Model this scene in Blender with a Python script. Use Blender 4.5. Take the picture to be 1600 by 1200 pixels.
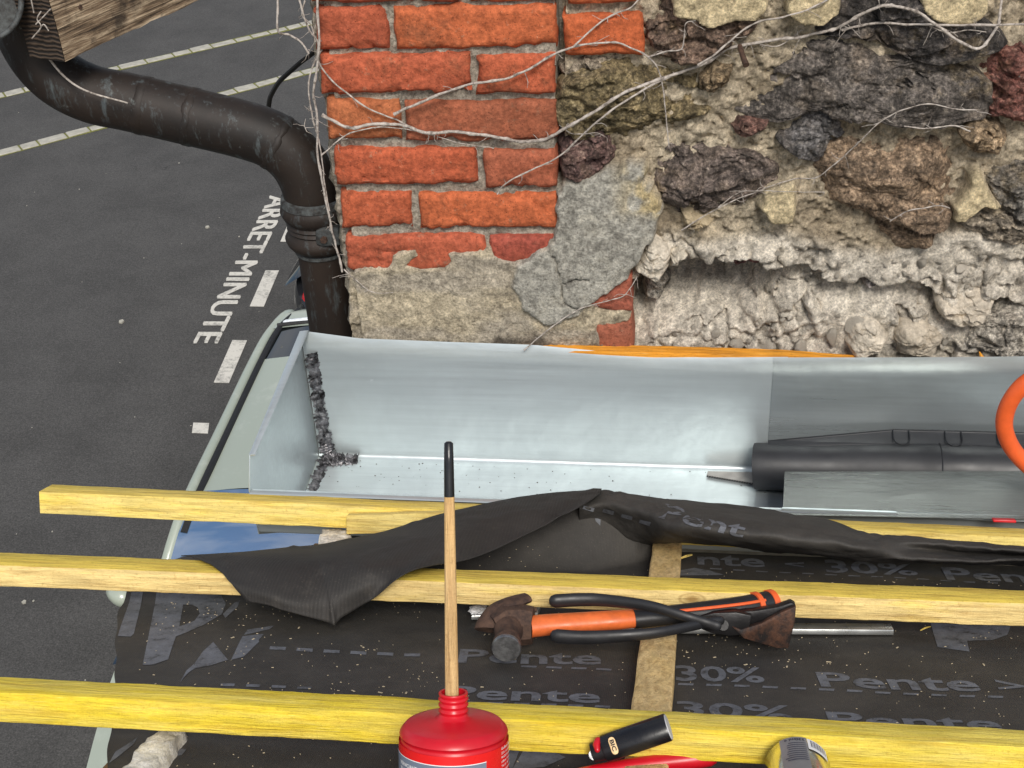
import bpy, bmesh, math, random
import numpy as np
from mathutils import Vector, Matrix
random.seed(7)
rng = np.random.default_rng(11)
S = bpy.context.scene
COL = S.collection
for o in list(bpy.data.objects): bpy.data.objects.remove(o)

# ------------------------------------------------------------------ camera, sky, sun, exposure
F, PITCH, ROLL, YAW = 2150.0, math.radians(34.0), math.radians(3.3), math.radians(8.5)
O = np.array([0.0, 0.0, 6.0])                       # eye, 6 m above the street
fw = np.array([-math.sin(YAW)*math.cos(PITCH), math.cos(YAW)*math.cos(PITCH), -math.sin(PITCH)])
rt = np.array([math.cos(YAW), math.sin(YAW), 0.0]); up = np.cross(rt, fw)
CX = math.cos(ROLL)*rt - math.sin(ROLL)*up
CY = math.sin(ROLL)*rt + math.cos(ROLL)*up
cam = bpy.data.cameras.new('camera'); cam_o = bpy.data.objects.new('camera', cam); COL.objects.link(cam_o)
cam_o.matrix_world = Matrix(((CX[0], CY[0], -fw[0], O[0]), (CX[1], CY[1], -fw[1], O[1]), (CX[2], CY[2], -fw[2], O[2]), (0, 0, 0, 1)))
cam.sensor_width = 36.0; cam.lens = 36.0*F/1600.0; cam.clip_start = 0.02; cam.clip_end = 500
S.camera = cam_o

SUN_EL, SUN_AZ = math.radians(47), math.radians(163)    # azimuth from +Y, clockwise
world = bpy.data.worlds.new('World'); S.world = world; world.use_nodes = True
nt = world.node_tree; nt.nodes.clear()
wo = nt.nodes.new('ShaderNodeOutputWorld'); bg = nt.nodes.new('ShaderNodeBackground')
sky = nt.nodes.new('ShaderNodeTexSky'); sky.sky_type = 'NISHITA'; sky.sun_disc = False
sky.sun_elevation = SUN_EL; sky.sun_rotation = SUN_AZ; sky.air_density = 1.0; sky.dust_density = 1.5
tc = nt.nodes.new('ShaderNodeTexCoord'); nz = nt.nodes.new('ShaderNodeTexNoise')
nz.inputs['Scale'].default_value = 2.6; nz.inputs['Detail'].default_value = 7; nz.inputs['Roughness'].default_value = .6
cr = nt.nodes.new('ShaderNodeValToRGB'); cr.color_ramp.elements[0].position = .43; cr.color_ramp.elements[1].position = .66
mxw = nt.nodes.new('ShaderNodeMix'); mxw.data_type = 'RGBA'
mxw.inputs[7].default_value = (7.3, 7.1, 6.8, 1)
nt.links.new(tc.outputs['Generated'], nz.inputs['Vector']); nt.links.new(nz.outputs['Fac'], cr.inputs['Fac'])
nt.links.new(cr.outputs['Color'], mxw.inputs[0]); nt.links.new(sky.outputs['Color'], mxw.inputs[6])
nt.links.new(mxw.outputs[2], bg.inputs['Color']); nt.links.new(bg.outputs['Background'], wo.inputs['Surface'])
bg.inputs['Strength'].default_value = 0.102
sun = bpy.data.lights.new('sun', 'SUN'); sun.energy = 2.35; sun.angle = math.radians(19); sun.color = (1, .955, .88)
sun_o = bpy.data.objects.new('sun', sun); COL.objects.link(sun_o)
sd = Vector((math.sin(SUN_AZ)*math.cos(SUN_EL), math.cos(SUN_AZ)*math.cos(SUN_EL), math.sin(SUN_EL)))
sun_o.rotation_euler = sd.to_track_quat('Z', 'Y').to_euler(); sun_o.location = (0, -5, 20)
S.view_settings.view_transform = 'Standard'; S.view_settings.look = 'None'
S.view_settings.exposure = 0.35; S.view_settings.gamma = 1.0; S.view_settings.use_curve_mapping = False

# ------------------------------------------------------------------ pixel rays and reference planes
def ray(px, py): return CX*(px-800)/F - CY*(py-600)/F + fw
def pY(px, py, Y): d = ray(px, py); return O + d*(Y/d[1])
def pZ(px, py, Z): d = ray(px, py); return O + d*((Z-O[2])/d[2])
def proj(P):
    d = P-O; z = d@fw; return 800+F*(d@CX)/z, 600-F*(d@CY)/z
TILT = math.radians(24.5)
RN = np.array([0, math.sin(TILT), math.cos(TILT)]); RE = np.array([0, math.cos(TILT), -math.sin(TILT)]); RX = np.array([1.0, 0, 0])
R0 = np.array([0, 1.52, 4.755]) - RN*0.053          # roof membrane plane
def rp(px, py, h=0.0): d = ray(px, py); return O + d*(((R0+RN*h-O)@RN)/(d@RN))
def fp(px, py, e): d = ray(px, py); return O + d*(((R0+RE*e-O)@RE)/(d@RE))
def rc(P): q = P-R0; return q[0], q@RE, q@RN
def rw(x, e, h): return R0 + RX*x + RE*e + RN*h
WY = 1.9                                            # face of the old wall
def wp(px, py, w=0.0): return pY(px, py, WY-w)
def unit(v): v = np.asarray(v, float); return v/np.linalg.norm(v)

# ------------------------------------------------------------------ numpy noise
TAB = rng.random((32, 32, 32))
def vnoise(p):
    i = np.floor(p).astype(int); f = p-i; f = f*f*(3-2*f); i &= 31; j = (i+1) & 31
    def g(a, b, c): return TAB[a[..., 0], b[..., 1], c[..., 2]]
    x, y, z = f[..., 0], f[..., 1], f[..., 2]
    a = g(i, i, i)*(1-x)+g(j, i, i)*x; b = g(i, j, i)*(1-x)+g(j, j, i)*x
    c = g(i, i, j)*(1-x)+g(j, i, j)*x; d = g(i, j, j)*(1-x)+g(j, j, j)*x
    return ((a*(1-y)+b*y)*(1-z)+(c*(1-y)+d*y)*z)*2-1
def fbm(p, sc, octv=4, gain=.5):
    p = np.asarray(p, float)*sc; a = 1; s = 0; t = 0
    for k in range(octv):
        s = s + a*vnoise(p+k*7.3); t += a; a *= gain; p = p*2.03
    return s/t
def sstep(a, b, x): t = np.clip((x-a)/(b-a), 0, 1); return t*t*(3-2*t)
def inpoly(poly, x, y):
    r = np.zeros(np.shape(x), bool); n = len(poly)
    for k in range(n):
        x0, y0 = poly[k]; x1, y1 = poly[(k+1) % n]
        if y0 == y1: continue
        c = ((y0 > y) != (y1 > y)) & (x < (x1-x0)*(y-y0)/(y1-y0)+x0); r ^= c
    return r
def polydist(poly, x, y, closed=True):
    d = np.full(np.shape(x), 1e9); n = len(poly)
    for k in range(n if closed else n-1):
        x0, y0 = poly[k]; x1, y1 = poly[(k+1) % n]; dx, dy = x1-x0, y1-y0
        t = np.clip(((x-x0)*dx+(y-y0)*dy)/(dx*dx+dy*dy+1e-12), 0, 1)
        d = np.minimum(d, np.hypot(x-x0-t*dx, y-y0-t*dy))
    return d
def sdf(poly, x, y): return np.where(inpoly(poly, x, y), 1, -1)*polydist(poly, x, y)

# ------------------------------------------------------------------ materials
def L(*c):                                          # sRGB 0-255 -> linear
    return tuple(((v/255)/12.92 if v/255 <= .04045 else ((v/255+.055)/1.055)**2.4) for v in c) + (1,)
class NT:
    def __init__(s, name):
        s.m = bpy.data.materials.new(name); s.m.use_nodes = True; s.t = s.m.node_tree; s.b = s.t.nodes['Principled BSDF']
        s.tc = s.t.nodes.new('ShaderNodeTexCoord'); s.co = s.tc.outputs['Object']
    def n(s, k, **kw):
        o = s.t.nodes.new(k)
        for a, v in kw.items(): setattr(o, a, v)
        return o
    def l(s, a, b): s.t.links.new(a, b)
    def map(s, scale=(1, 1, 1), loc=(0, 0, 0), rot=(0, 0, 0), src=None):
        m = s.n('ShaderNodeMapping'); m.inputs['Scale'].default_value = scale; m.inputs['Location'].default_value = loc; m.inputs['Rotation'].default_value = rot
        s.l(src or s.co, m.inputs['Vector']); return m.outputs['Vector']
    def noise(s, scale, detail=4, rough=.55, vec=None, dist=0):
        n = s.n('ShaderNodeTexNoise'); n.inputs['Scale'].default_value = scale; n.inputs['Detail'].default_value = detail
        n.inputs['Roughness'].default_value = rough; n.inputs['Distortion'].default_value = dist
        s.l(vec or s.co, n.inputs['Vector']); return n.outputs['Fac']
    def vor(s, scale, feat='F1', vec=None, out='Distance'):
        n = s.n('ShaderNodeTexVoronoi', feature=feat); n.inputs['Scale'].default_value = scale; s.l(vec or s.co, n.inputs['Vector']); return n.outputs[out]
    def ramp(s, fac, *st):
        r = s.n('ShaderNodeValToRGB'); e = r.color_ramp.elements
        while len(e) < len(st): e.new(.5)
        for k, (p, c) in enumerate(st):
            e[k].position = p; e[k].color = c if not isinstance(c, (int, float)) else (c, c, c, 1)
        s.l(fac, r.inputs['Fac']); return r.outputs['Color']
    def mix(s, fac, a, b, mode='MIX'):
        m = s.n('ShaderNodeMix', data_type='RGBA', blend_type=mode)
        for k, v in ((0, fac), (6, a), (7, b)):
            if isinstance(v, (int, float, tuple)): m.inputs[k].default_value = v
            else: s.l(v, m.inputs[k])
        return m.outputs[2]
    def math(s, op, a, b=0):
        m = s.n('ShaderNodeMath', operation=op)
        for k, v in ((0, a), (1, b)):
            if isinstance(v, (int, float)): m.inputs[k].default_value = v
            else: s.l(v, m.inputs[k])
        return m.outputs[0]
    def grain(s, c, scale, lo=.45, hi=1.6, detail=8, rough=.75, vec=None, w=.12):
        return s.mix(1.0, c, s.ramp(s.noise(scale, detail, rough, vec), (.5-w, lo), (.5, 1.0), (.5+w, hi)), 'MULTIPLY')
    def attr(s, name): a = s.n('ShaderNodeAttribute', attribute_name=name); return a
    def objcol(s): return s.n('ShaderNodeObjectInfo').outputs['Color']
    def set(s, **kw):
        for k, v in kw.items():
            i = s.b.inputs[k.replace('_', ' ')]
            if isinstance(v, (int, float, tuple)): i.default_value = v
            else: s.l(v, i)
        return s
    def bump(s, h, strength=.3, dist=.002, prev=None):
        b = s.n('ShaderNodeBump'); b.inputs['Strength'].default_value = strength; b.inputs['Distance'].default_value = dist
        s.l(h, b.inputs['Height'])
        if prev is not None: s.l(prev, b.inputs['Normal'])
        s.l(b.outputs['Normal'], s.b.inputs['Normal']); return b.outputs['Normal']

def plain(name, c, rough=.5, metal=0.0, var=.18, vs=60, bs=300, bst=.08, spec=.5):
    t = NT(name); f = t.noise(vs, 5)
    lo = tuple(v*(1-var) for v in c[:3])+(1,); hi = tuple(min(1, v*(1+var)) for v in c[:3])+(1,)
    t.set(Base_Color=t.ramp(f, (.3, lo), (.7, hi)), Roughness=t.ramp(t.noise(vs*.7, 4), (.3, max(.03, rough-.1)), (.7, min(1, rough+.1))), Metallic=metal, Specular_IOR_Level=spec)
    t.bump(t.noise(bs, 4), bst, .001); return t.m

def m_asphalt():
    t = NT('asphalt'); big = t.noise(.6, 6, .65); fine = t.noise(70, 4, .7); sp = t.vor(38)
    c = t.mix(big, L(52, 51, 50), L(66, 65, 63)); c = t.mix(t.ramp(fine, (.35, 0), (.7, .6)), c, L(96, 94, 91)); c = t.mix(t.ramp(t.noise(160, 3, .7), (.3, .6), (.45, 0)), c, L(34, 32, 31))
    c = t.mix(t.ramp(sp, (.03, .6), (.09, 0)), c, L(132, 128, 122))
    dv = t.n('ShaderNodeVectorMath', operation='ADD')
    nzc = t.n('ShaderNodeTexNoise'); nzc.inputs['Scale'].default_value = 1.6; nzc.inputs['Detail'].default_value = 5; t.l(t.co, nzc.inputs['Vector'])
    t.l(t.co, dv.inputs[0]); t.l(nzc.outputs['Color'], dv.inputs[1])
    ck = t.vor(.42, 'DISTANCE_TO_EDGE', dv.outputs[0]); msk = t.ramp(t.noise(.5, 2), (.58, 0), (.66, 1))
    cm = t.math('MULTIPLY', t.ramp(ck, (.0015, .8), (.004, 0)), msk)
    c = t.mix(cm, c, L(34, 33, 33))
    c = t.grain(c, 30, .84, 1.2, 6, .75); c = t.grain(c, 90, .78, 1.3, 3, .7); c = t.grain(c, 1.3, .84, 1.14, 6)
    t.set(Base_Color=c, Roughness=.92); t.bump(t.math('SUBTRACT', fine, cm), .6, .004); return t.m
def m_paint(name='road_paint'):
    t = NT(name); w = t.mix(.45, t.noise(34, 8, .8), t.noise(5, 5, .7))
    c = t.ramp(w, (.36, L(82, 80, 77)), (.43, L(168, 165, 157)), (.52, L(206, 202, 192)))
    t.set(Base_Color=c, Roughness=.8); t.bump(w, .3, .002); return t.m
def m_brick():
    t = NT('brick'); oc = t.objcol()
    a = t.noise(22, 6, .6); b = t.noise(140, 5, .7); st = t.noise(50, 6, .7, t.map((1, 1, 1.5)))
    c = t.mix(t.ramp(a, (.3, 0), (.75, .55)), oc, t.mix(.45, oc, L(196, 96, 60)))
    c = t.mix(t.ramp(st, (.32, .4), (.44, 0)), c, L(104, 48, 36))
    c = t.mix(t.ramp(b, (.64, 0), (.74, .7)), c, L(206, 150, 118))
    ln = t.noise(11, 6, .75); c = t.mix(t.ramp(ln, (.54, 0), (.68, .6)), c, L(104, 72, 52)); c = t.mix(t.ramp(t.noise(42, 6, .8), (.60, 0), (.70, .65)), c, L(150, 128, 106))
    sp = t.vor(170); c = t.mix(t.ramp(sp, (.08, .9), (.16, 0)), c, L(76, 34, 26))
    c = t.grain(c, 120, .68, 1.32); c = t.grain(c, 25, .9, 1.1); c = t.grain(c, 6, .88, 1.1, 3)
    t.set(Base_Color=c, Roughness=.88, Specular_IOR_Level=.25)
    n = t.bump(t.noise(30, 7, .7), .45, .005); n = t.bump(b, .85, .0026, n); t.bump(t.ramp(t.vor(130), (.0, 0), (.22, 1)), .45, .001, n); return t.m
def m_stone():
    t = NT('rubble_stone'); oc = t.objcol()
    a = t.noise(16, 7, .65, dist=.6); b = t.noise(90, 7, .7); v = t.noise(38, 6, .65, t.map((1, 1, 3.2)))
    c = t.mix(t.ramp(a, (.32, .7), (.52, 0)), oc, t.mix(.62, oc, L(22, 21, 22)))
    c = t.mix(t.ramp(a, (.52, 0), (.72, .6)), c, t.mix(.5, oc, L(150, 128, 100)))
    c = t.mix(t.ramp(v, (.55, 0), (.68, .45)), c, t.mix(.5, oc, L(128, 120, 112)))
    c = t.mix(t.ramp(b, (.34, .6), (.46, 0)), c, t.mix(.7, oc, L(24, 22, 22))); c = t.mix(t.ramp(b, (.56, 0), (.68, .5)), c, t.mix(.4, oc, L(170, 158, 138))); c = t.mix(t.ramp(t.noise(260, 5, .8), (.58, 0), (.70, .45)), c, L(160, 150, 134))
    c = t.mix(t.ramp(t.noise(7, 6, .7), (.60, 0), (.70, .5)), c, L(128, 108, 66))
    c = t.grain(c, 50, .45, 1.85); c = t.grain(c, 180, .5, 1.75, 5)
    t.set(Base_Color=c, Roughness=.85, Specular_IOR_Level=.35)
    n = t.bump(t.noise(40, 9, .74), 1.0, .010); n = t.bump(b, .9, .004, n); n = t.bump(t.ramp(t.noise(55, 5, .6, t.map((1, 1, 2.4))), (.44, 0), (.5, 1)), .35, .003, n); t.bump(t.noise(300, 5, .75), .7, .0014, n); return t.m
def m_dusty():
    t = NT('dusty_plaster_lump'); oc = t.objcol(); c = t.grain(oc, 26, .78, 1.18, 7); c = t.grain(c, 120, .75, 1.2, 5)
    t.set(Base_Color=c, Roughness=.95, Specular_IOR_Level=.15); n = t.bump(t.noise(40, 9, .74), .8, .007); t.bump(t.noise(220, 5, .75), .7, .0016, n); return t.m
def m_mortar():
    t = NT('mortar'); col = t.attr('tone').outputs['Color']
    a = t.noise(20, 7, .65); b = t.noise(230, 5, .75)
    c = t.mix(t.ramp(a, (.36, .4), (.55, 0)), col, t.mix(.5, col, L(90, 80, 68)))
    c = t.mix(t.ramp(a, (.52, 0), (.72, .4)), c, t.mix(.5, col, L(212, 196, 164)))
    c = t.mix(t.ramp(b, (.30, .5), (.46, 0)), c, t.mix(.55, col, L(72, 66, 60)))
    c = t.mix(t.ramp(b, (.58, 0), (.74, .5)), c, t.mix(.4, col, L(232, 224, 206)))
    g = t.vor(260); c = t.mix(t.ramp(g, (.05, .7), (.14, 0)), c, t.mix(.6, col, L(60, 56, 54)))
    c = t.grain(c, 60, .62, 1.25); c = t.grain(c, 260, .68, 1.28, 4)
    t.set(Base_Color=c, Roughness=.95, Specular_IOR_Level=.15)
    n = t.bump(t.noise(60, 9, .76), .9, .007); t.bump(b, .9, .003, n); return t.m
def m_wood(name, pale, strong, dark, patch=.5, axis='X', top=0.0):
    t = NT(name); sc = {'X': (1.5, 30, 30), 'Y': (30, 1.5, 30)}[axis]
    g = t.noise(6, 6, .6, t.map(sc), .35); f = t.noise(16, 4, .6, t.map(tuple(v*1.6 for v in sc)))
    big = t.noise(4.5, 5, .65, t.map((1.2, 9, 9) if axis == 'X' else (9, 1.2, 9)))
    c = t.mix(t.ramp(big, (patch-.14, 0), (patch+.14, 1)), pale, strong)
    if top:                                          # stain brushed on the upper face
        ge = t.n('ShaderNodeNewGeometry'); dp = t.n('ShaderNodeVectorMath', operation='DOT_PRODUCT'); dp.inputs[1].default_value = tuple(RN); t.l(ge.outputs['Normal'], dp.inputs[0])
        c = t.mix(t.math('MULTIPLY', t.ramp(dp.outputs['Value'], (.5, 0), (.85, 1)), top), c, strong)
    c = t.mix(t.ramp(g, (.34, .75), (.52, 0)), c, t.mix(.35, dark, c)); c = t.mix(t.ramp(f, (.60, 0), (.72, .4)), c, t.mix(.35, L(250, 236, 170), c))
    sw = t.noise(210, 3, .6); c = t.mix(t.ramp(sw, (.25, .4), (.42, 0)), c, dark)
    kn = t.vor(5.2, 'F1', t.map((1, 2.2, 2.2) if axis == 'X' else (2.2, 1, 2.2), (3.3, .7, 1.1)))
    c = t.mix(t.ramp(kn, (.02, .75), (.06, .15), (.075, .5), (.09, 0)), c, t.mix(.45, dark, L(110, 70, 22)))
    c = t.grain(c, 40, .82, 1.14, 6, .7, t.map((.35, 3, 3) if axis == 'X' else (3, .35, 3)))
    t.set(Base_Color=c, Roughness=.72, Specular_IOR_Level=.3)
    n = t.bump(g, .6, .004); n = t.bump(f, .7, .002, n); t.bump(t.noise(60, 3, .6, t.map((7, 1, 1) if axis == 'X' else (1, 7, 1))), .45, .0012, n); return t.m
def m_membrane(name, c0, c1, weave=True, ribs=False):
    t = NT(name); a = t.noise(9, 6, .65); d = t.noise(420, 3, .7)
    c = t.mix(t.ramp(a, (.35, 0), (.7, 1)), c0, c1)
    c = t.mix(t.ramp(t.noise(30, 7, .75), (.55, 0), (.78, .35)), c, L(96, 90, 82))
    c = t.mix(t.ramp(t.noise(700, 2, .5), (.66, 0), (.74, .5)), c, L(120, 112, 100))
    w = t.n('ShaderNodeTexWave', wave_type='BANDS', bands_direction='X'); w.inputs['Scale'].default_value = 75 if ribs else 160
    w.inputs['Distortion'].default_value = .6; w.inputs['Detail'].default_value = 1; t.l(t.co, w.inputs['Vector'])
    if ribs: c = t.mix(t.ramp(w.outputs['Fac'], (.3, .18), (.7, 0)), c, L(20, 19, 19))
    t.set(Base_Color=c, Roughness=.68, Specular_IOR_Level=.35)
    n = t.bump(w.outputs['Fac'], .20 if ribs else .18, .0008); n = t.bump(d, .3, .0006, n); t.bump(t.noise(14, 4, .6), .35, .006, n); return t.m
def m_print():
    t = NT('printed_ink'); w = t.noise(60, 6, .75); v = t.vor(430)
    c = t.ramp(w, (.32, L(52, 51, 51)), (.46, L(96, 98, 103)), (.8, L(122, 125, 132))); c = t.mix(t.ramp(v, (.1, .45), (.3, 0)), c, L(40, 40, 42))
    t.set(Base_Color=c, Roughness=.7); return t.m
def m_zinc(name, base, rough, metal, streak=.5):
    t = NT(name); s1 = t.noise(5, 6, .6, t.map((.8, 22, 22))); s2 = t.noise(3.0, 5, .6); fine = t.noise(14, 3, .6, t.map((1.5, 90, 90)))
    c = t.mix(t.ramp(s1, (.3, 0), (.7, 1)), tuple(v*.86 for v in base[:3])+(1,), base)
    c = t.mix(t.ramp(t.noise(2.2, 6, .7, t.map((1, 1, .5))), (.47, 0), (.56, .35)), c, tuple(v*.80 for v in base[:3])+(1,)); c = t.mix(t.ramp(s2, (.42, 0), (.66, .45)), c, tuple(v*.74 for v in base[:3])+(1,))
    sc = t.noise(24, 7, .8, t.map((1, 3, 3))); c = t.mix(t.ramp(sc, (.66, 0), (.72, .55)), c, L(226, 230, 232))
    t.set(Base_Color=c, Metallic=metal, Roughness=t.ramp(t.mix(.5, s2, s1), (.3, rough-.08), (.7, rough+.12)))
    n = t.bump(fine, .06*streak, .0006); t.bump(t.noise(5, 4, .55), .30, .015, n); return t.m
def m_rust(name, a, b, rough=.75, metal=.25):
    t = NT(name); n1 = t.noise(70, 7, .7); n2 = t.noise(300, 5, .7)
    c = t.mix(t.ramp(n1, (.38, 0), (.62, 1)), a, b); c = t.mix(t.ramp(n2, (.62, 0), (.74, .4)), c, L(150, 120, 98))
    t.set(Base_Color=c, Roughness=rough, Metallic=metal); n = t.bump(n1, .5, .002); t.bump(n2, .35, .0006, n); return t.m
def m_copper():
    t = NT('aged_copper'); a = t.noise(6, 6, .65); s = t.noise(9, 7, .75, t.map((4.5, 4.5, 1.0)))
    c = t.mix(t.ramp(a, (.35, 0), (.7, 1)), L(30, 26, 24), L(52, 41, 34))
    c = t.mix(t.ramp(s, (.55, 0), (.68, .75)), c, L(88, 96, 98)); c = t.mix(t.ramp(t.noise(34, 6, .75), (.62, 0), (.72, .7)), c, L(116, 122, 120))
    t.set(Base_Color=c, Metallic=.25, Roughness=.60); t.bump(t.noise(40, 6, .65), .25, .002); return t.m
def m_weathered():
    t = NT('weathered_wood'); g = t.noise(5, 7, .65, t.map((1.5, 34, 34)), .4)
    c = t.ramp(g, (.34, L(44, 34, 26)), (.48, L(136, 114, 90)), (.62, L(206, 184, 154)))
    c = t.mix(t.ramp(t.noise(12, 6, .7), (.52, 0), (.66, .8)), c, L(38, 30, 24))
    t.set(Base_Color=c, Roughness=.88); t.bump(g, .9, .006); return t.m
def m_endgrain():
    t = NT('end_grain'); w = t.n('ShaderNodeTexWave', wave_type='RINGS'); w.inputs['Scale'].default_value = 45; w.inputs['Distortion'].default_value = 4
    w.inputs['Detail'].default_value = 2; t.l(t.map((1, 1, 1), (.12, 0, .1)), w.inputs['Vector'])
    t.set(Base_Color=t.ramp(w.outputs['Fac'], (.2, L(30, 24, 20)), (.8, L(74, 60, 48))), Roughness=.9); t.bump(w.outputs['Fac'], .7, .003); return t.m
def m_paintcar(name, c):
    t = NT(name); d = t.noise(7, 6, .7)
    t.set(Base_Color=t.mix(t.ramp(d, (.55, 0), (.75, .3)), c, L(206, 208, 198)), Roughness=.32, Coat_Weight=.6, Coat_Roughness=.12); return t.m
def m_glass(name, c, ior=1.9, rough=.04):
    t = NT(name); t.set(Base_Color=c, Roughness=rough, IOR=ior, Specular_IOR_Level=.8); return t.m
def m_vine():
    t = NT('dry_bark'); n = t.noise(120, 5, .7)
    t.set(Base_Color=t.ramp(n, (.35, L(104, 95, 88)), (.52, L(172, 163, 154)), (.7, L(200, 192, 184))), Roughness=.85); t.bump(n, .5, .001); return t.m

M = dict(
    dusty=m_dusty(),
    asphalt=m_asphalt(), paint=m_paint(), brick=m_brick(), stone=m_stone(), mortar=m_mortar(),
    batten_near=m_wood('yellow_batten_wood', L(232, 210, 108), L(234, 206, 58), L(188, 146, 44), .44),
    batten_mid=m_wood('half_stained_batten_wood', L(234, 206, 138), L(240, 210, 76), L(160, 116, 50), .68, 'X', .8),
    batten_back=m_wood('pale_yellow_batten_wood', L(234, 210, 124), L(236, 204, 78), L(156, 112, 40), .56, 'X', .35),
    raw=m_wood('raw_pine', L(224, 194, 140), L(216, 184, 124), L(160, 122, 74), .5, 'Y'),
    offcut=m_wood('offcut_pine', L(226, 204, 128), L(220, 188, 88), L(160, 118, 48), .5),
    orange_wood=m_wood('orange_plank_wood', L(226, 158, 58), L(222, 146, 40), L(150, 92, 26), .5),
    membrane=m_membrane('black_membrane', L(51, 49, 47), L(70, 67, 63)),
    underside=m_membrane('membrane_underside', L(44, 42, 40), L(56, 53, 50), ribs=True),
    ink=m_print(),
    zinc=m_zinc('zinc_sheet', L(204, 213, 215), .36, .56), zinc_shiny=m_zinc('shiny_zinc_sheet', L(196, 205, 207), .30, .70),
    zinc_dull=m_zinc('dull_zinc', L(150, 154, 151), .22, .6, 1.5),
    solder=m_rust('solder', L(30, 28, 29), L(138, 136, 139), .36, .8),
    copper=m_copper(), weathered=m_weathered(), endgrain=m_endgrain(),
    verdigris=m_rust('verdigris_copper', L(40, 37, 35), L(84, 88, 88), .7, .1),
    sage=m_paintcar('sage_car_paint', L(160, 168, 154)), darkpaint=m_paintcar('dark_car_paint', L(30, 31, 34)),
    glass=m_glass('sky_reflection_glass', L(74, 104, 140), 2.4), dark_glass=m_glass('dark_glass', L(18, 22, 22), 1.7),  # glass: bluish base colour paints in the sky's reflection on windscreen and mirrors
    rubber=plain('black_rubber', L(26, 26, 27), .7), chrome=plain('chrome', L(206, 208, 212), .16, 1.0, .04),
    lamp_white=plain('clear_lamp', L(232, 236, 238), .2), lamp_red=plain('red_lamp', L(176, 20, 30), .2),
    alloy=plain('alloy', L(150, 152, 154), .35, .8), interior=plain('cabin_trim', L(92, 92, 88), .8),
    vine=m_vine(), rust=m_rust('rusty_iron', L(58, 44, 38), L(96, 72, 58)), rustdark=m_rust('dark_rust', L(36, 31, 30), L(92, 62, 46), .6, .4),
    steel=m_rust('worn_steel', L(118, 118, 118), L(168, 168, 168), .38, .9),
    orange=plain('orange_paint', L(222, 108, 52), .45, 0, .16, 90, 200, .15), orange_rub=plain('orange_rubber', L(232, 98, 44), .5, 0, .08),
    black_grip=plain('black_grip', L(32, 32, 34), .46), blackmetal=plain('black_tool_steel', L(34, 33, 34), .4, .4, .3, 70, 260, .2),
    tin=plain('tin_bar', L(206, 208, 206), .3, .85, .1, 50), crumple=plain('white_flux', L(228, 228, 230), .8, 0, .05, 90, 160, .5),
    red=plain('red_plastic', L(196, 18, 34), .36, 0, .10, 40, 200, .05), red_label=plain('red_label', L(224, 30, 30), .3, 0, .04),
    grey_label=plain('grey_label', L(116, 126, 142), .35, 0, .16, 18), white_print=plain('white_print', L(236, 234, 232), .5, 0, .03),
    dowel=m_wood('dowel_wood', L(220, 184, 130), L(208, 168, 112), L(150, 110, 66), .5), black_gloss=plain('black_lacquer', L(24, 24, 26), .3),
    lighter=plain('black_lighter_plastic', L(22, 22, 24), .28, 0, .1), pipe_black=plain('black_plastic_sheath', L(38, 39, 42), .50, 0, .22, 22, 120, .12),
    can=plain('bright_can', L(214, 210, 196), .14, 1.0, .05), can_label=plain('can_label', L(150, 150, 152), .35, .3, .25, 14), navy=plain('navy_print', L(44, 46, 74), .5, 0, .1),
    pale_paint=plain('house_render', L(176, 164, 144), .9), deck=plain('deck_boards', L(120, 92, 60), .8), sett=plain('kerb_sett', L(168, 164, 152), .9, 0, .2, 14, 90, .5),
    moss=plain('joint_moss', L(112, 112, 58), .95, 0, .3, 40, 120, .6), cable=plain('black_cable', L(14, 14, 15), .4), chip=plain('sawdust_chip', L(196, 180, 150), .85, 0, .2, 200),
    steelsaw=plain('saw_steel', L(150, 146, 142), .4, .3), gold=plain('pale_gold_print', L(222, 190, 140), .5),
)

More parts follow.
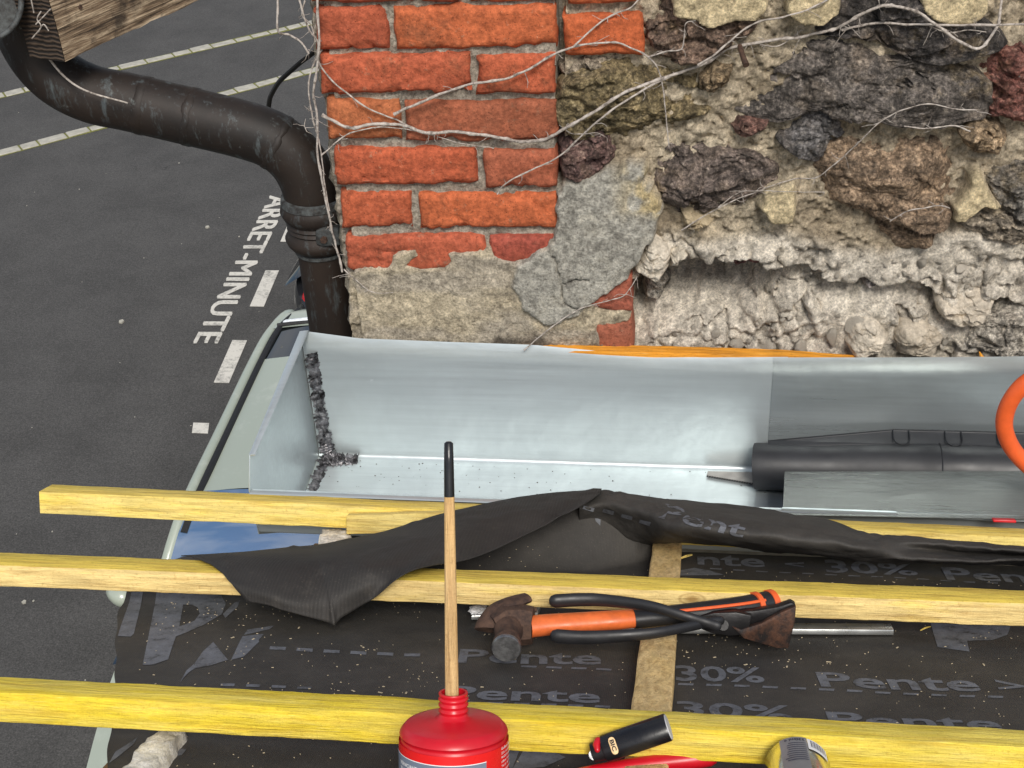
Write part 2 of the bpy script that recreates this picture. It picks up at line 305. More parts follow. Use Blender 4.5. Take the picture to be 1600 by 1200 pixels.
# ------------------------------------------------------------------ mesh tools
WLOC = {}
def wloc(o): return WLOC.get(o.name, np.zeros(3))
def tag(o, label=None, cat=None, group=None, kind=None):
    for k, v in (('label', label), ('category', cat), ('group', group), ('kind', kind)):
        if v: o[k] = v
    return o
def thing(name, label, cat, loc, group=None):
    o = bpy.data.objects.new(name, None); COL.objects.link(o); o.location = tuple(loc); o.empty_display_size = .05
    WLOC[o.name] = np.array(loc, float); return tag(o, label, cat, group)
class MB:
    def __init__(s): s.v = []; s.f = []
    def add(s, v, f):
        b = len(s.v); s.v += [tuple(map(float, p)) for p in v]; s.f += [tuple(b+i for i in q) for q in f]; return s
    def hexa(s, c):                                  # 8 corners: bottom loop 0-3, top loop 4-7
        return s.add(c, [(3, 2, 1, 0), (4, 5, 6, 7), (0, 1, 5, 4), (1, 2, 6, 5), (2, 3, 7, 6), (3, 0, 4, 7)])
    def box(s, o, a, b, c):                          # origin corner and three edge vectors
        o, a, b, c = map(np.asarray, (o, a, b, c)); return s.hexa([o, o+a, o+a+b, o+b, o+c, o+a+c, o+a+b+c, o+b+c])
    def bbox(s, x0, x1, y0, y1, z0, z1): return s.box((x0, y0, z0), (x1-x0, 0, 0), (0, y1-y0, 0), (0, 0, z1-z0))
    def prism(s, poly, d):
        n = len(poly); P = [np.asarray(p, float) for p in poly]; d = np.asarray(d, float)
        return s.add(P+[p+d for p in P], [tuple(range(n)), tuple(range(2*n-1, n-1, -1))]+[(i, i+n, (i+1) % n+n, (i+1) % n) for i in range(n)])
    def grid(s, G, close=False):
        G = np.asarray(G, float); a, b = G.shape[:2]; f = []
        for i in range(a-1):
            for j in range(b if close else b-1): f.append((i*b+j, i*b+(j+1) % b, (i+1)*b+(j+1) % b, (i+1)*b+j))
        return s.add(G.reshape(-1, 3), f)
    def tube(s, P, R, seg=12, cap=True, flat=1.0, upv=None, round_ends=False):
        P = np.asarray(P, float); n = len(P); R = np.full(n, R, float) if np.isscalar(R) else np.asarray(R, float)
        if round_ends:
            d0 = unit(P[0]-P[1]); d1 = unit(P[-1]-P[-2])
            P = np.vstack([P[0]+d0*R[0]*.9, P[0]+d0*R[0]*.6, P, P[-1]+d1*R[-1]*.6, P[-1]+d1*R[-1]*.9]); R = np.r_[R[0]*.35, R[0]*.78, R, R[-1]*.78, R[-1]*.35]; n += 4
        T = np.gradient(P, axis=0); T /= np.linalg.norm(T, axis=1)[:, None]+1e-12
        u = np.asarray(upv, float) if upv is not None else np.array([.31, .2, .93])
        rings = []; a = np.linspace(0, 2*math.pi, seg, endpoint=False)
        for k in range(n):
            e1 = np.cross(u, T[k]); e1 /= np.linalg.norm(e1)+1e-12; e2 = np.cross(T[k], e1)
            if upv is None: u = e2
            rings.append(P[k]+R[k]*(np.cos(a)[:, None]*e1+flat*np.sin(a)[:, None]*e2))
        b = len(s.v); s.grid(rings, True)
        if cap: s.f += [tuple(b+i for i in range(seg-1, -1, -1)), tuple(b+(n-1)*seg+i for i in range(seg))]
        return s
    def lathe(s, o, ax, prof, seg=40, cap=True, a0=0, a1=2*math.pi):
        o = np.asarray(o, float); ax = unit(ax); e1 = unit(np.cross(ax, [0.31, 0.9, .1])); e2 = np.cross(ax, e1); full = a1-a0 > 6.28
        a = np.linspace(a0, a1, seg, endpoint=not full)
        b = len(s.v); s.grid([o+ax*h+r*(np.cos(a)[:, None]*e1+np.sin(a)[:, None]*e2) for r, h in prof], full)
        if cap: s.f += [tuple(b+i for i in range(seg-1, -1, -1)), tuple(b+(len(prof)-1)*seg+i for i in range(seg))]
        return s
    def obj(s, name, mat, parent=None, sharp=40, bevel=0, color=None, seg=2, rot=None, **kw):
        me = bpy.data.meshes.new(name)
        v = np.array(s.v); pl = wloc(parent) if parent is not None else np.zeros(3)
        c0 = pl if parent is not None else (np.array([(v[:, 0].min()+v[:, 0].max())/2, (v[:, 1].min()+v[:, 1].max())/2, v[:, 2].min()]) if kw.get('center') else np.zeros(3))
        vv_ = v-c0
        if rot is not None: rot = np.stack([unit(rot[0]), unit(np.cross(rot[1], rot[0])), np.cross(unit(rot[0]), unit(np.cross(rot[1], rot[0])))], 1); vv_ = vv_@rot
        me.from_pydata(vv_.tolist(), [], s.f)
        if bevel:
            bm = bmesh.new(); bm.from_mesh(me); bmesh.ops.recalc_face_normals(bm, faces=bm.faces)
            bmesh.ops.bevel(bm, geom=bm.edges[:], offset=bevel, segments=seg, profile=.5, affect='EDGES', clamp_overlap=True); bm.to_mesh(me); bm.free()
        else:
            bm = bmesh.new(); bm.from_mesh(me); bmesh.ops.recalc_face_normals(bm, faces=bm.faces); bm.to_mesh(me); bm.free()
        me.materials.append(mat); o = bpy.data.objects.new(name, me); COL.objects.link(o)
        me.polygons.foreach_set('use_smooth', [True]*len(me.polygons)); me.set_sharp_from_angle(angle=math.radians(sharp))
        if parent is not None: o.parent = parent; WLOC[o.name] = pl
        else: o.location = tuple(c0); WLOC[o.name] = c0
        if color: o.color = color
        if rot is not None: o.rotation_euler = Matrix(rot.tolist()).to_euler()
        return tag(o, kw.get('label'), kw.get('cat'), kw.get('group'), kw.get('kind'))
def spline(P, n=8):
    P = np.asarray(P, float); Q = np.vstack([2*P[0]-P[1], P, 2*P[-1]-P[-2]]); out = []
    for i in range(1, len(Q)-2):
        for t in np.linspace(0, 1, n, endpoint=False):
            a, b, c, d = Q[i-1:i+3]
            out.append(.5*(2*b+(c-a)*t+(2*a-5*b+4*c-d)*t*t+(-a+3*b-3*c+d)*t**3))
    out.append(P[-1]); return np.array(out)
def surf(C, n=8):                                   # smooth surface through a grid of control points
    C = np.asarray(C, float); A = np.stack([spline(r, n) for r in C]); return np.stack([spline(A[:, j], n) for j in range(A.shape[1])], 1)
TXT = {}
def text2d(s, bold=.0):
    if (s, bold) in TXT: return TXT[(s, bold)]
    cu = bpy.data.curves.new('t', 'FONT'); cu.body = s; cu.offset = bold; cu.resolution_u = 3
    ob = bpy.data.objects.new('t', cu); COL.objects.link(ob); bpy.context.view_layer.update()
    me = ob.evaluated_get(bpy.context.evaluated_depsgraph_get()).to_mesh()
    v = np.array([p.co[:2] for p in me.vertices]); f = [tuple(p.vertices) for p in me.polygons]
    v = v-[v[:, 0].min(), 0]; v[:, 0] /= v[:, 0].max(); v[:, 1] /= .70
    bpy.data.objects.remove(ob); bpy.data.curves.remove(cu); TXT[(s, bold)] = (v, f); return v, f

# ------------------------------------------------------------------ the street far below
road = MB().bbox(-60, 60, -40, 90, -.3, 0).obj('road', M['asphalt'], kind='structure')
def flat_quad(P, z): return MB().prism([(p[0], p[1], z) for p in P], (0, 0, .003))
dash_x0, dash_w, period = -3.76, .125, 1.178
for k in range(-6, 3):
    y1 = 10.515-k*period*1.0; x0 = dash_x0+.035*k; ln_ = .63 if k < 2 else .13
    flat_quad([(x0, y1), (x0+dash_w, y1), (x0+dash_w+.03, y1-ln_), (x0+.03, y1-ln_)], .001).obj('painted_dash', M['paint'], road)
v, f = text2d('ARRET-MINUTE', 0.0)
A0 = np.array([-4.115, 12.0]); A1 = np.array([-4.045, 9.28]); d = A1-A0; nrm = np.array([-d[1], d[0]])/np.linalg.norm(d)
tb_ = MB()                                          # two overlapping coats make the strokes broad
for k_, (sx_, sy_) in enumerate(((0, 0), (.012, .004), (-.012, -.004))):
    tb_.add([(*(A0+d*a+unit(d)*sx_+nrm*(b*.212+sy_)), .004+.0012*k_) for a, b in v], f)
tb_.obj('painted_lettering', M['paint'], road)
for (a, b) in (((0, 150), (470, 40)), ((0, 240), (490, 110))):      # two rows of pale setts let into the asphalt
    A, B = pZ(*a, 0)[:2], pZ(*b, 0)[:2]; dr = unit(B-A); sd_ = np.array([-dr[1], dr[0]]); Ln = np.linalg.norm(B-A); s_ = -1.6
    MB().prism([(*(A+dr*q+sd_*w_), .0012) for q, w_ in ((-1.6, -.085), (Ln+2.5, -.085), (Ln+2.5, .085), (-1.6, .085))], (0, 0, .003)).obj('sett_joint', M['moss'], road)
    while s_ < Ln+2.3:
        w = random.uniform(.18, .36); h = random.uniform(.055, .075)
        j = [random.uniform(-.012, .012) for _ in range(4)]
        q = [A+dr*(s_+.008)+sd_*(-h+j[0]), A+dr*(s_+w-.012)+sd_*(-h+j[1]), A+dr*(s_+w-.012)+sd_*(h+j[2]), A+dr*(s_+.008)+sd_*(h+j[3])]
        MB().prism([(*p, -.05) for p in q], (0, 0, .05+random.uniform(.010, .018))).obj('sett', M['sett'], road, bevel=.007, seg=1)
        s_ += w
gb = MB()
for k in range(90):                                # pale grit lying on the road
    x, y = random.uniform(-8, -2.5), random.uniform(3.5, 15); r = random.uniform(.004, .010) if k > 5 else random.uniform(.018, .03)
    a = random.random()*6
    gb.prism([(x+r*math.cos(a+q)*random.uniform(.6, 1), y+r*math.sin(a+q), .0) for q in (0, 1.3, 2.6, 3.9, 5.1)], (0, 0, r*.5))
gb.obj('road_grit', M['sett'], kind='stuff', label='pale grit scattered over the dark asphalt', cat='grit')

# ------------------------------------------------------------------ parked cars
def make_car(label, paint, xc, y_front, facing, rail_dx=0.0):
    # local: s = distance back from the front bumper, x across (+ = towards the wall for facing -1), z up
    root = thing('parked_car', label, 'car', (xc, y_front, 0), 'cars parked along the kerb')
    def W(x, s, z): return (xc+x, y_front+facing*s, z)
    st = [0, .12, .45, .95, 1.25, 1.8, 2.4, 3.0, 3.45, 3.8, 4.02, 4.12]
    hw = [.69, .80, .88, .94, .95, .955, .955, .95, .94, .91, .84, .76]
    sh = [.52, .62, .74, .82, .88, .92, .94, .95, .95, .94, .90, .84]
    rows = []
    for s, h, z in zip(st, hw, sh):
        rows.append([W(-h*.86, s, .20), W(-h*.98, s, .34), W(-h, s, .56), W(-h*.985, s, z*.86), W(-h*.94, s, z*.97), W(-h*.86, s, z), W(0, s, z+.05),
                     W(h*.86, s, z), W(h*.94, s, z*.97), W(h*.985, s, z*.86), W(h, s, .56), W(h*.98, s, .34), W(h*.86, s, .20)])
    b = MB().grid(surf(rows, 3)); n = len(b.v); k = len(surf(rows, 3)[0])
    b.f += [tuple(range(k)), tuple(range(n-1, n-k-1, -1))]
    b.obj('body', paint, root, 50)
    # greenhouse: rails from the bonnet over the roof to the tailgate
    sr = [1.22, 1.48, 1.72, 1.95, 2.5, 3.18, 3.55, 3.84, 3.98]; zr = [.94, 1.17, 1.36, 1.455, 1.49, 1.50, 1.49, 1.45, 1.22]; xr = [.74, .69, .645, .615, .60, .60, .59, .54, .50]
    rail = lambda sg: [W(sg*x, s, z) for x, s, z in zip(xr, sr, zr)]
    for sg in (-1, 1):
        MB().tube(spline(rail(sg), 5), .033, 10, flat=.8).obj('roof_rail', paint, root)
        MB().tube(spline([W(sg*(x-.055), s, z+.022) for x, s, z in list(zip(xr, sr, zr))[2:8]], 5), .021, 8).obj('roof_seal', M['rubber'], root)
        lo = [W(sg*.905, s, z) for s, z in zip(sr, [.90, .91, .93, .945, .96, .965, .965, .96, .95])]
        sw = MB().grid(surf([rail(sg), lo], 4)).obj('side_window', M['dark_glass'], root)
        MB().tube([W(sg*.625, 2.62, 1.45), W(sg*.875, 2.6, .93)], .03, 8).obj('door_pillar', M['rubber'], sw)
        mr = MB().tube(spline([W(sg*.86, 1.66, .95), W(sg*.94, 1.64, .99), W(sg*1.0, 1.64, 1.01), W(sg*1.06, 1.65, 1.01)], 4), [.03]*3+[.06, .078, .085, .088, .085, .08, .07, .06, .045, .03], 14, flat=.75).obj('wing_mirror', paint, root)
        MB().lathe(W(sg*.99, 1.71, 1.01), (0, facing, 0), [(.001, .0), (.058, .002), (.06, -.004)], 16).obj('mirror_glass', M['glass'], mr)
        MB().tube(spline([W(sg*.62, .05, .62), W(sg*.72, .22, .68), W(sg*.76, .45, .72)], 4), [.03, .04, .05, .06, .06, .06, .055, .05, .03], 10).obj('headlight', M['lamp_white'], root)
        MB().tube(spline([W(sg*.74, 4.00, .60), W(sg*.735, 4.02, .8), W(sg*.70, 4.00, .95)], 4), [.03, .05, .06, .065, .065, .06, .055, .05, .03], 10).obj('tail_light', M['lamp_red'], root)
        for s in (.72, 3.10):
            ty = MB().lathe(W(sg*.70, s, .30), (sg, 0, 0), [(.17, 0), (.27, 0), (.30, .03), (.30, .12), (.27, .16), (.17, .155)], 28, cap=False).obj('tyre', M['rubber'], root)
            MB().lathe(W(sg*.70, s, .30), (sg, 0, 0), [(.001, .10), (.05, .12), (.16, .135), (.18, .15)], 20).obj('rim', M['alloy'], ty)
    def panel(a, c, z_up, n=4, xin=.05): # spans between the rails over stations a..c
        G = []
        for i in range(a, c+1):
            G.append([W(t*(xr[i]-xin), sr[i], zr[i]+.02+z_up*(1-t*t)) for t in (-1, -.85, -.5, 0, .5, .85, 1)])
        return surf(G, n)
    ws = MB().grid(panel(0, 3, .045, xin=.02)).obj('windscreen', M['glass'], root)
    MB().tube([W(-.5, 1.25, 1.0), W(.25, 1.27, 1.04)], .01, 6).obj('wiper', M['rubber'], ws)
    MB().grid(panel(3, 5, .055)).obj('roof', paint, root)
    sl = MB().grid(panel(5, 6, .05)).obj('rear_roof_glass', M['dark_glass'], root)
    MB().box(W(-.46, 3.30, 1.522), (.16, 0, 0), (0, facing*.05, -.005), (0, 0, .012)).obj('glass_fitting', M['interior'], sl, bevel=.004)
    sp = MB().grid(panel(6, 8, .05, xin=.0)).obj('tailgate_spoiler', paint, root)
    MB().tube(spline([W(t, 3.60-.10*t*t, 1.555-.10*t*t) for t in (-.55, -.45, -.2, 0, .2, .45, .55)], 4), .014, 6).obj('spoiler_seam', M['rubber'], sp)
    MB().tube([W(-.50, 3.60, 1.536), W(-.36, 3.62, 1.546)], .022, 10, flat=.4, upv=(0, 0, 1), round_ends=True).obj('roof_lamp', M['lamp_white'], sp)
    MB().grid(surf([[W(t*.52, 3.97, 1.24) for t in (-1, 0, 1)], [W(t*.72, 4.05, .90) for t in (-1, 0, 1)]], 3)).obj('tailgate', paint, root)
    return root
make_car('pale sage green car parked below the end of the zinc gutter', M['sage'], -1.99, 3.58, 1)
make_car('dark car whose tail shows as a sliver beside the copper downpipe', M['darkpaint'], -2.05, 12.6, -1)

# ------------------------------------------------------------------ the old wall
wall = thing('old_wall', 'old wall with a red brick corner and rough stone masonry behind the gutter', 'wall', (0, 2.1, 0))
MB().bbox(-.535, 1.5, 2.14, 2.5, 0, 5.75).obj('wall_core', M['pale_paint'], wall)
OUT_RENDER = [(540, 432), (555, 420), (605, 419), (612, 397), (650, 388), (657, 400), (636, 415), (655, 418), (692, 420), (701, 410), (695, 396), (757, 390), (762, 381), (775, 396), (800, 405), (830, 400), (850, 384),
              (868, 400), (878, 430), (884, 458), (905, 480), (920, 470), (940, 480), (985, 482), (988, 500), (950, 510), (945, 545), (988, 548), (988, 600), (540, 600)]
OUT_GREY = [(872, 300), (880, 288), (900, 276), (950, 262), (1000, 250), (1015, 260), (1008, 275), (1034, 320), (1022, 365), (1003, 400), (985, 430), (940, 465), (910, 480), (872, 502), (842, 500), (820, 482), (798, 440), (815, 405), (848, 384), (862, 372), (870, 356)]
TAN = [[(1045, -60), (1205, -60), (1200, 10), (1182, 30), (1150, 28), (1130, 35), (1105, 42), (1085, 28), (1050, 25)], [(1232, -60), (1312, -60), (1312, 18), (1285, 38), (1255, 36), (1228, 18)],
       [(1432, -60), (1550, -60), (1546, 14), (1520, 36), (1490, 39), (1455, 28), (1435, 10)], [(1182, 322), (1192, 300), (1240, 282), (1246, 330), (1240, 345), (1205, 345)],
       [(1512, 268), (1532, 262), (1548, 298), (1570, 325), (1535, 322), (1508, 345), (1484, 342), (1490, 318), (1510, 290)]]
EDGE = [(985, 445), (1010, 428), (1060, 418), (1100, 415), (1130, 419), (1185, 408), (1198, 432), (1240, 426), (1275, 430), (1290, 448), (1330, 450), (1345, 438), (1380, 448), (1420, 440), (1452, 456), (1480, 482), (1560, 474), (1610, 490), (1900, 500)]
RUB = [(985, 440), (1000, 415), (1040, 372), (1090, 385), (1180, 375), (1230, 372), (1290, 392), (1380, 396), (1450, 372), (1520, 365), (1600, 388), (1900, 395), (1900, 700), (985, 700)]
gx = np.arange(-.552, 1.05, .0032); gz = np.arange(4.66, 5.62, .0032)
X, Z = np.meshgrid(gx, gz); P3 = np.stack([X, np.full_like(X, WY), Z], -1)
dd = P3-O; zz = dd@fw; PX = 800+F*(dd@CX)/zz; PY = 600-F*(dd@CY)/zz
n1 = fbm(P3+3, 14, 4)*14; n2 = fbm(P3+9, 14, 4)*14; n3 = fbm(P3+5, 60, 3)*6; n4 = fbm(P3+1, 60, 3)*6
QX, QY = PX+n1+n3, PY+n2+n4
fine = fbm(P3, 130, 4); mid = fbm(P3, 38, 4); big = fbm(P3, 9, 4)
def c3(*c): return np.array(L(*c)[:3])
w = -.012+.0040*fine+.005*mid; tone = np.zeros(X.shape+(3,))+c3(172, 164, 150)
stone_zone = PX > 874
w = np.where(stone_zone, -.018+.008*fine+.012*mid+.006*big-.03*np.clip(fbm(P3+6, 120, 2)-.32, 0, .3), w)
w = np.where((PX > 868) & (PX < 880) & (PY < 285), -.05, w)        # open joint beside the bricks
tone[stone_zone] = c3(204, 190, 166)
g = sstep(-40, 40, (big*70)[..., None]) ; tone = np.where(stone_zone[..., None], tone*(1-g)+g*c3(168, 153, 130), tone)
for T in TAN:
    s_ = sdf(T, PX+n1*.4+n3*.6, PY+n2*.4+n4*.6); k = sstep(-2, 5, s_); w = w*(1-k)+k*(.020+.0025*fine+.004*mid); tone = tone*(1-k[..., None])+k[..., None]*c3(214, 196, 158)
s_ = sdf(RUB, PX+n1*.8, PY+n2*.8); k = sstep(-14, 14, s_)           # dusty broken rubble
ed = np.interp(PX+n1*.5, [p[0] for p in EDGE], [p[1] for p in EDGE]); below = PY+n2*.9+n4*.8-ed
vor_p = rng.random((420, 2))*[1.25, .30]+[-.12, 4.70]
d1 = np.full(X.shape, 9.); d2 = d1.copy()
for q in vor_p:
    dq = np.hypot(X+.006*mid-q[0], Z+.006*fine-q[1]); m_ = dq < d1; d2 = np.where(m_, d1, np.minimum(d2, dq)); d1 = np.where(m_, dq, d1)
lump = sstep(0, .010, d2-d1); idx = np.zeros(X.shape, int); dm = np.full(X.shape, 9.)
for qi, q in enumerate(vor_p):
    dq = np.hypot(X+.006*mid-q[0], Z+.006*fine-q[1]); m_ = dq < dm; idx[m_] = qi; dm = np.where(m_, dq, dm)
c_of = rng.normal(0, .0055, len(vor_p)); c_tx = rng.normal(0, .22, len(vor_p)); c_tz = rng.normal(-.12, .25, len(vor_p))
flake = c_of[idx]+c_tx[idx]*(X-vor_p[idx, 0])+c_tz[idx]*(Z-vor_p[idx, 1]); fmask = sstep(-.12, .18, fbm(P3+4, 11, 3))
rw_ = -.010+.006*mid+.014*big+.0030*fine+fmask*(np.clip(flake, -.012, .012)-.007*(1-lump))-.010*np.clip(1-np.abs(fbm(P3+8, 17, 4))*9, 0, 1)*sstep(-.1, .2, fbm(P3+2, 7, 2))
sm = sstep(1140, 1290, PX+n1*2); dep = .165*(1-sm)+.045*sm
rec = dep*sstep(-1, 4, below)*(1-.85*sstep(4+30*(1-sm), 125*(1-sm)+55*sm+n2*1.5, below))
rw_ = rw_-rec
w = w*(1-k)+k*rw_; dust = c3(214, 205, 190); kk = k[..., None]
tone = tone*(1-kk)+kk*(dust+(mid*.07)[..., None]*np.array([1, .95, .88]))
k = sstep(-2.5, 4, sdf(OUT_RENDER, QX*.5+PX*.5, QY*.5+PY*.5)); w = w*(1-k)+k*(.0055+.0022*fine+.0036*mid+.002*big)
gg = sstep(-.25, .3, fbm(P3*[1, 1, 3], 10, 4))[..., None]; kk = k[..., None]; tone = tone*(1-kk)+kk*((1-gg)*c3(184, 173, 155)+gg*c3(198, 184, 158))
k2 = sstep(-2, 3.5, sdf(OUT_GREY, PX+n3*1.5+n1*.2, PY+n4*1.5+n2*.2)); w = w*(1-k2)+k2*(.014+.0010*fine+.0016*mid); kk = k2[..., None]; tone = tone*(1-kk)+kk*c3(178, 174, 163)
tn = (k2*sstep(950, 1010, PX+n1*2)*sstep(345, 320, PY+n2*2)*sstep(.0, .25, mid+.2))[..., None]; tone = tone*(1-tn)+tn*c3(204, 184, 140)
for ck in ([(866, 396), (876, 430), (881, 468), (905, 483)], [(880, 440), (902, 433), (922, 435)]):
    cd = polydist(ck, PX+n3*.8, PY+n4*.8, False); w = w-.008*(1-sstep(.5, 2.6, cd))
dark_band = (sstep(14, 3, polydist([(790, 536), (850, 530), (905, 538), (950, 540)], PX+n1, PY+n2, False)-(mid*14))*.8)[..., None]; tone = tone*(1-dark_band)+dark_band*c3(70, 64, 58)  # darker irregular band along the foot of the render
corner = (X < -.532); w = np.where(corner, w-.010-.012*sstep(-.2, .4, mid), w)      # crumbled arris
mott = 1+np.where(stone_zone, .38, .16)*fbm(P3+2, 210, 2)+np.where(stone_zone, .22, .08)*fbm(P3+12, 70, 3); tone = tone*np.clip(mott, .4, 1.7)[..., None]
b = MB().grid(np.stack([X, WY-w, Z], -1))
mo = b.obj('mortar', M['mortar'], wall, 80, kind='stuff')
ca = mo.data.color_attributes.new('tone', 'FLOAT_COLOR', 'POINT')
ca.data.foreach_set('color', np.concatenate([np.clip(tone, 0, 1), np.ones(X.shape+(1,))], -1).astype(np.float32).ravel())
# ragged left arris returning into the wall
zs = np.arange(4.66, 5.62, .006); ys = np.linspace(0, .14, 14); ZZ, YY = np.meshgrid(zs, ys)
PP = np.stack([np.full_like(ZZ, -.55), WY+YY, ZZ], -1); jag = -.004+.010*fbm(PP, 40, 4)+.006*fbm(PP, 160, 3)
w0 = np.interp(zs, gz, w[:, 0])
so = MB().grid(np.stack([-.552+jag*sstep(0, .01, YY), WY-w0[None, :]*(1-YY/.14)+YY, ZZ], -1)).obj('corner_mortar', M['mortar'], wall, 80)
ca = so.data.color_attributes.new('tone', 'FLOAT_COLOR', 'POINT'); ca.data.foreach_set('color', np.tile(np.append(c3(160, 150, 132), 1), ZZ.size).astype(np.float32))

def make_brick(q, col, face=0.0, name='brick', depth=.06):
    A, B, C_, D = [wp(*p) for p in q]               # top-left, top-right, bottom-right, bottom-left
    nu = max(8, int(np.linalg.norm(B-A)/.005)); nv = max(6, int(np.linalg.norm(D-A)/.005))
    # profile in u and v: rounded shoulders then sides going back
    def prof(n): t = np.linspace(0, 1, n); return t
    U, V = np.meshgrid(prof(nu), prof(nv)); Pt = (A*(1-U)[..., None]+B*U[..., None])*(1-V)[..., None]+(D*(1-U)[..., None]+C_*U[..., None])*V[..., None]
    lu = np.linalg.norm(B-A); lv = np.linalg.norm(D-A)
    de = np.minimum(np.minimum(U, 1-U)*lu, np.minimum(V, 1-V)*lv)
    seed = random.random()*50
    chip = np.clip(fbm(Pt+seed, 42, 3)-.12, 0, 1)*sstep(.016, 0, de)*.030
    h = face-.006*(1-np.clip(de/.006, 0, 1))**2-chip+.0026*fbm(Pt+seed, 30, 4)+.0016*fbm(Pt+seed, 120, 3)-.005*np.clip(1-np.abs(fbm((Pt+seed)*[1, 1, 2.5], 9, 4))*22, 0, 1)*sstep(.0, .2, fbm(Pt+seed+7, 14, 2))
    jx = .0050*fbm(Pt+seed+4, 34, 4)*sstep(.02, 0, de); jz = .0050*fbm(Pt+seed+9, 34, 4)*sstep(.02, 0, de)
    G = Pt.copy(); G[..., 1] = WY-h; G[..., 0] += jx; G[..., 2] += jz
    b = MB().grid(G); bnd = [(0, j) for j in range(nu)]+[(i, nu-1) for i in range(1, nv)]+[(nv-1, j) for j in range(nu-2, -1, -1)]+[(i, 0) for i in range(nv-2, 0, -1)]
    base = len(b.v); b.v += [(G[i, j, 0], WY+depth, G[i, j, 2]) for i, j in bnd]; n = len(bnd)
    b.f += [(bnd[k][0]*nu+bnd[k][1], base+k, base+(k+1) % n, bnd[(k+1) % n][0]*nu+bnd[(k+1) % n][1]) for k in range(n)]
    return b.obj(name, M['brick'], wall, 60, color=col)
def rq(x0, x1, y0, y1, sk=0): return [(x0, y0), (x1, y0-2+sk), (x1+(y1-y0)*.02+2, y1-2+sk), (x0+(y1-y0)*.07, y1)]
BR = [(487, 603, 15, 80), (613, 865, 11, 79), (878, 1005, 26, 89), (500, 731, 87, 147), (741, 866, 87, 149), (508, 623, 159, 219), (630, 869, 161, 222), (521, 743, 235, 290), (756, 868, 237, 294),
      (530, 640, 304, 358), (652, 872, 305, 359), (539, 758, 371, 424), (765, 866, 371, 424), (480, 716, -60, 5), (728, 868, -62, 4), (884, 990, -48, 8), (470, 596, -130, -70), (606, 866, -132, -70), (462, 700, -200, -140), (712, 866, -200, -140)]
BC = [(160, 76, 50), (186, 94, 54), (190, 92, 50), (168, 80, 52), (172, 82, 52), (174, 100, 60), (150, 84, 58), (172, 80, 50), (160, 86, 60), (176, 84, 52), (188, 94, 54), (170, 82, 56), (150, 68, 54)]
for k, r in enumerate(BR): make_brick(rq(*r), L(*[c*.90+14 for c in BC[k % len(BC)]]), random.uniform(-.002, .003))
make_brick([(905, 436), (987, 430), (988, 484), (908, 486)], L(150, 88, 72), .0045); make_brick([(930, 496), (988, 496), (989, 550), (932, 550)], L(146, 92, 74), .0045)

def make_stone(poly, col, out=.02, rough=1.0, name='stone', back=.09, mat=None, facets=5, parent=None):
    Pw = np.array([wp(*p) for p in poly])[:, [0, 2]]; c = Pw.mean(0); Pw = c+(Pw-c)*(1.22 if sum(col[:3]) < .75 else 1.0); ns = 150; nr = 44
    th = np.linspace(0, 2*math.pi, ns, endpoint=False); R = np.zeros(ns)
    for k, a in enumerate(th):
        d = np.array([math.cos(a), math.sin(a)]); best = 0
        for i in range(len(Pw)):
            p, q = Pw[i]-c, Pw[(i+1) % len(Pw)]-c; e = q-p; den = d[0]*e[1]-d[1]*e[0]
            if abs(den) < 1e-12: continue
            t = (p[0]*e[1]-p[1]*e[0])/den; u = (p[0]*d[1]-p[1]*d[0])/den
            if -1e-9 <= u <= 1+1e-9 and t > best: best = t
        R[k] = best
    R = (R+np.roll(R, 1)+np.roll(R, -1))/3; sd0 = random.random()*40
    ring = np.stack([c[0]+R*np.cos(th), np.zeros(ns), c[1]+R*np.sin(th)], -1); R = R*(1+.09*fbm(ring+sd0, 45, 4, .6)*rough)
    rho = np.linspace(0, 1, nr)**.8
    XX = c[0]+rho[:, None]*(R*np.cos(th))[None]; ZZ2 = c[1]+rho[:, None]*(R*np.sin(th))[None]; PP = np.stack([XX, np.zeros_like(XX)+sd0, ZZ2], -1)
    sz = R.mean(); rs = np.random.default_rng(int(sd0*1000)); h = np.full(XX.shape, 1e9)
    for k in range(facets):
        g = rs.normal(0, .34, 2); o_ = rs.uniform(-.1, .35)*sz; h = np.minimum(h, out+o_*.6+g[0]*(XX-c[0])+g[1]*(ZZ2-c[1]))
    edge = (1-rho[:, None]**4)
    ly = fbm(PP*[1, 1, 3.0], 18, 5); cells = rs.uniform(-1.1, 1.1, (22, 2))*sz; tl = rs.normal(0, .28, (22, 2)); of = rs.normal(0, .0045, 22); wx = XX-c[0]+.008*fbm(PP+1, 40, 3); wz = ZZ2-c[1]+.008*fbm(PP+6, 40, 3)
    dn = (wx[..., None]-cells[:, 0])**2+((wz[..., None]-cells[:, 1])*1.8)**2; ni = dn.argmin(-1)
    fac_ = of[ni]+tl[ni, 0]*(wx-cells[ni, 0])*.5+tl[ni, 1]*(wz-cells[ni, 1])*.5
    h = np.minimum(h, out*1.35)+rough*np.clip(fac_, -.012, .010)+rough*(.014*fbm(PP, 13, 4)+.010*ly+.0075*fbm(PP, 50, 5, .6)+.0032*fbm(PP, 170, 3)-.010*np.clip(np.abs(fbm(PP+3, 22, 3))*-6+1, 0, 1)*.6)
    dist_e = (1-rho[:, None])*R[None]; h = h-.030*np.clip(1-dist_e/.013, 0, 1)**1.6
    G = np.stack([XX, WY-h, ZZ2], -1); G = np.concatenate([G, np.stack([c[0]+.93*R*np.cos(th), np.full(ns, WY+back), c[1]+.93*R*np.sin(th)], -1)[None]], 0)
    return MB().grid(G, True).obj(name, mat or M['stone'], parent or wall, 80, color=col)
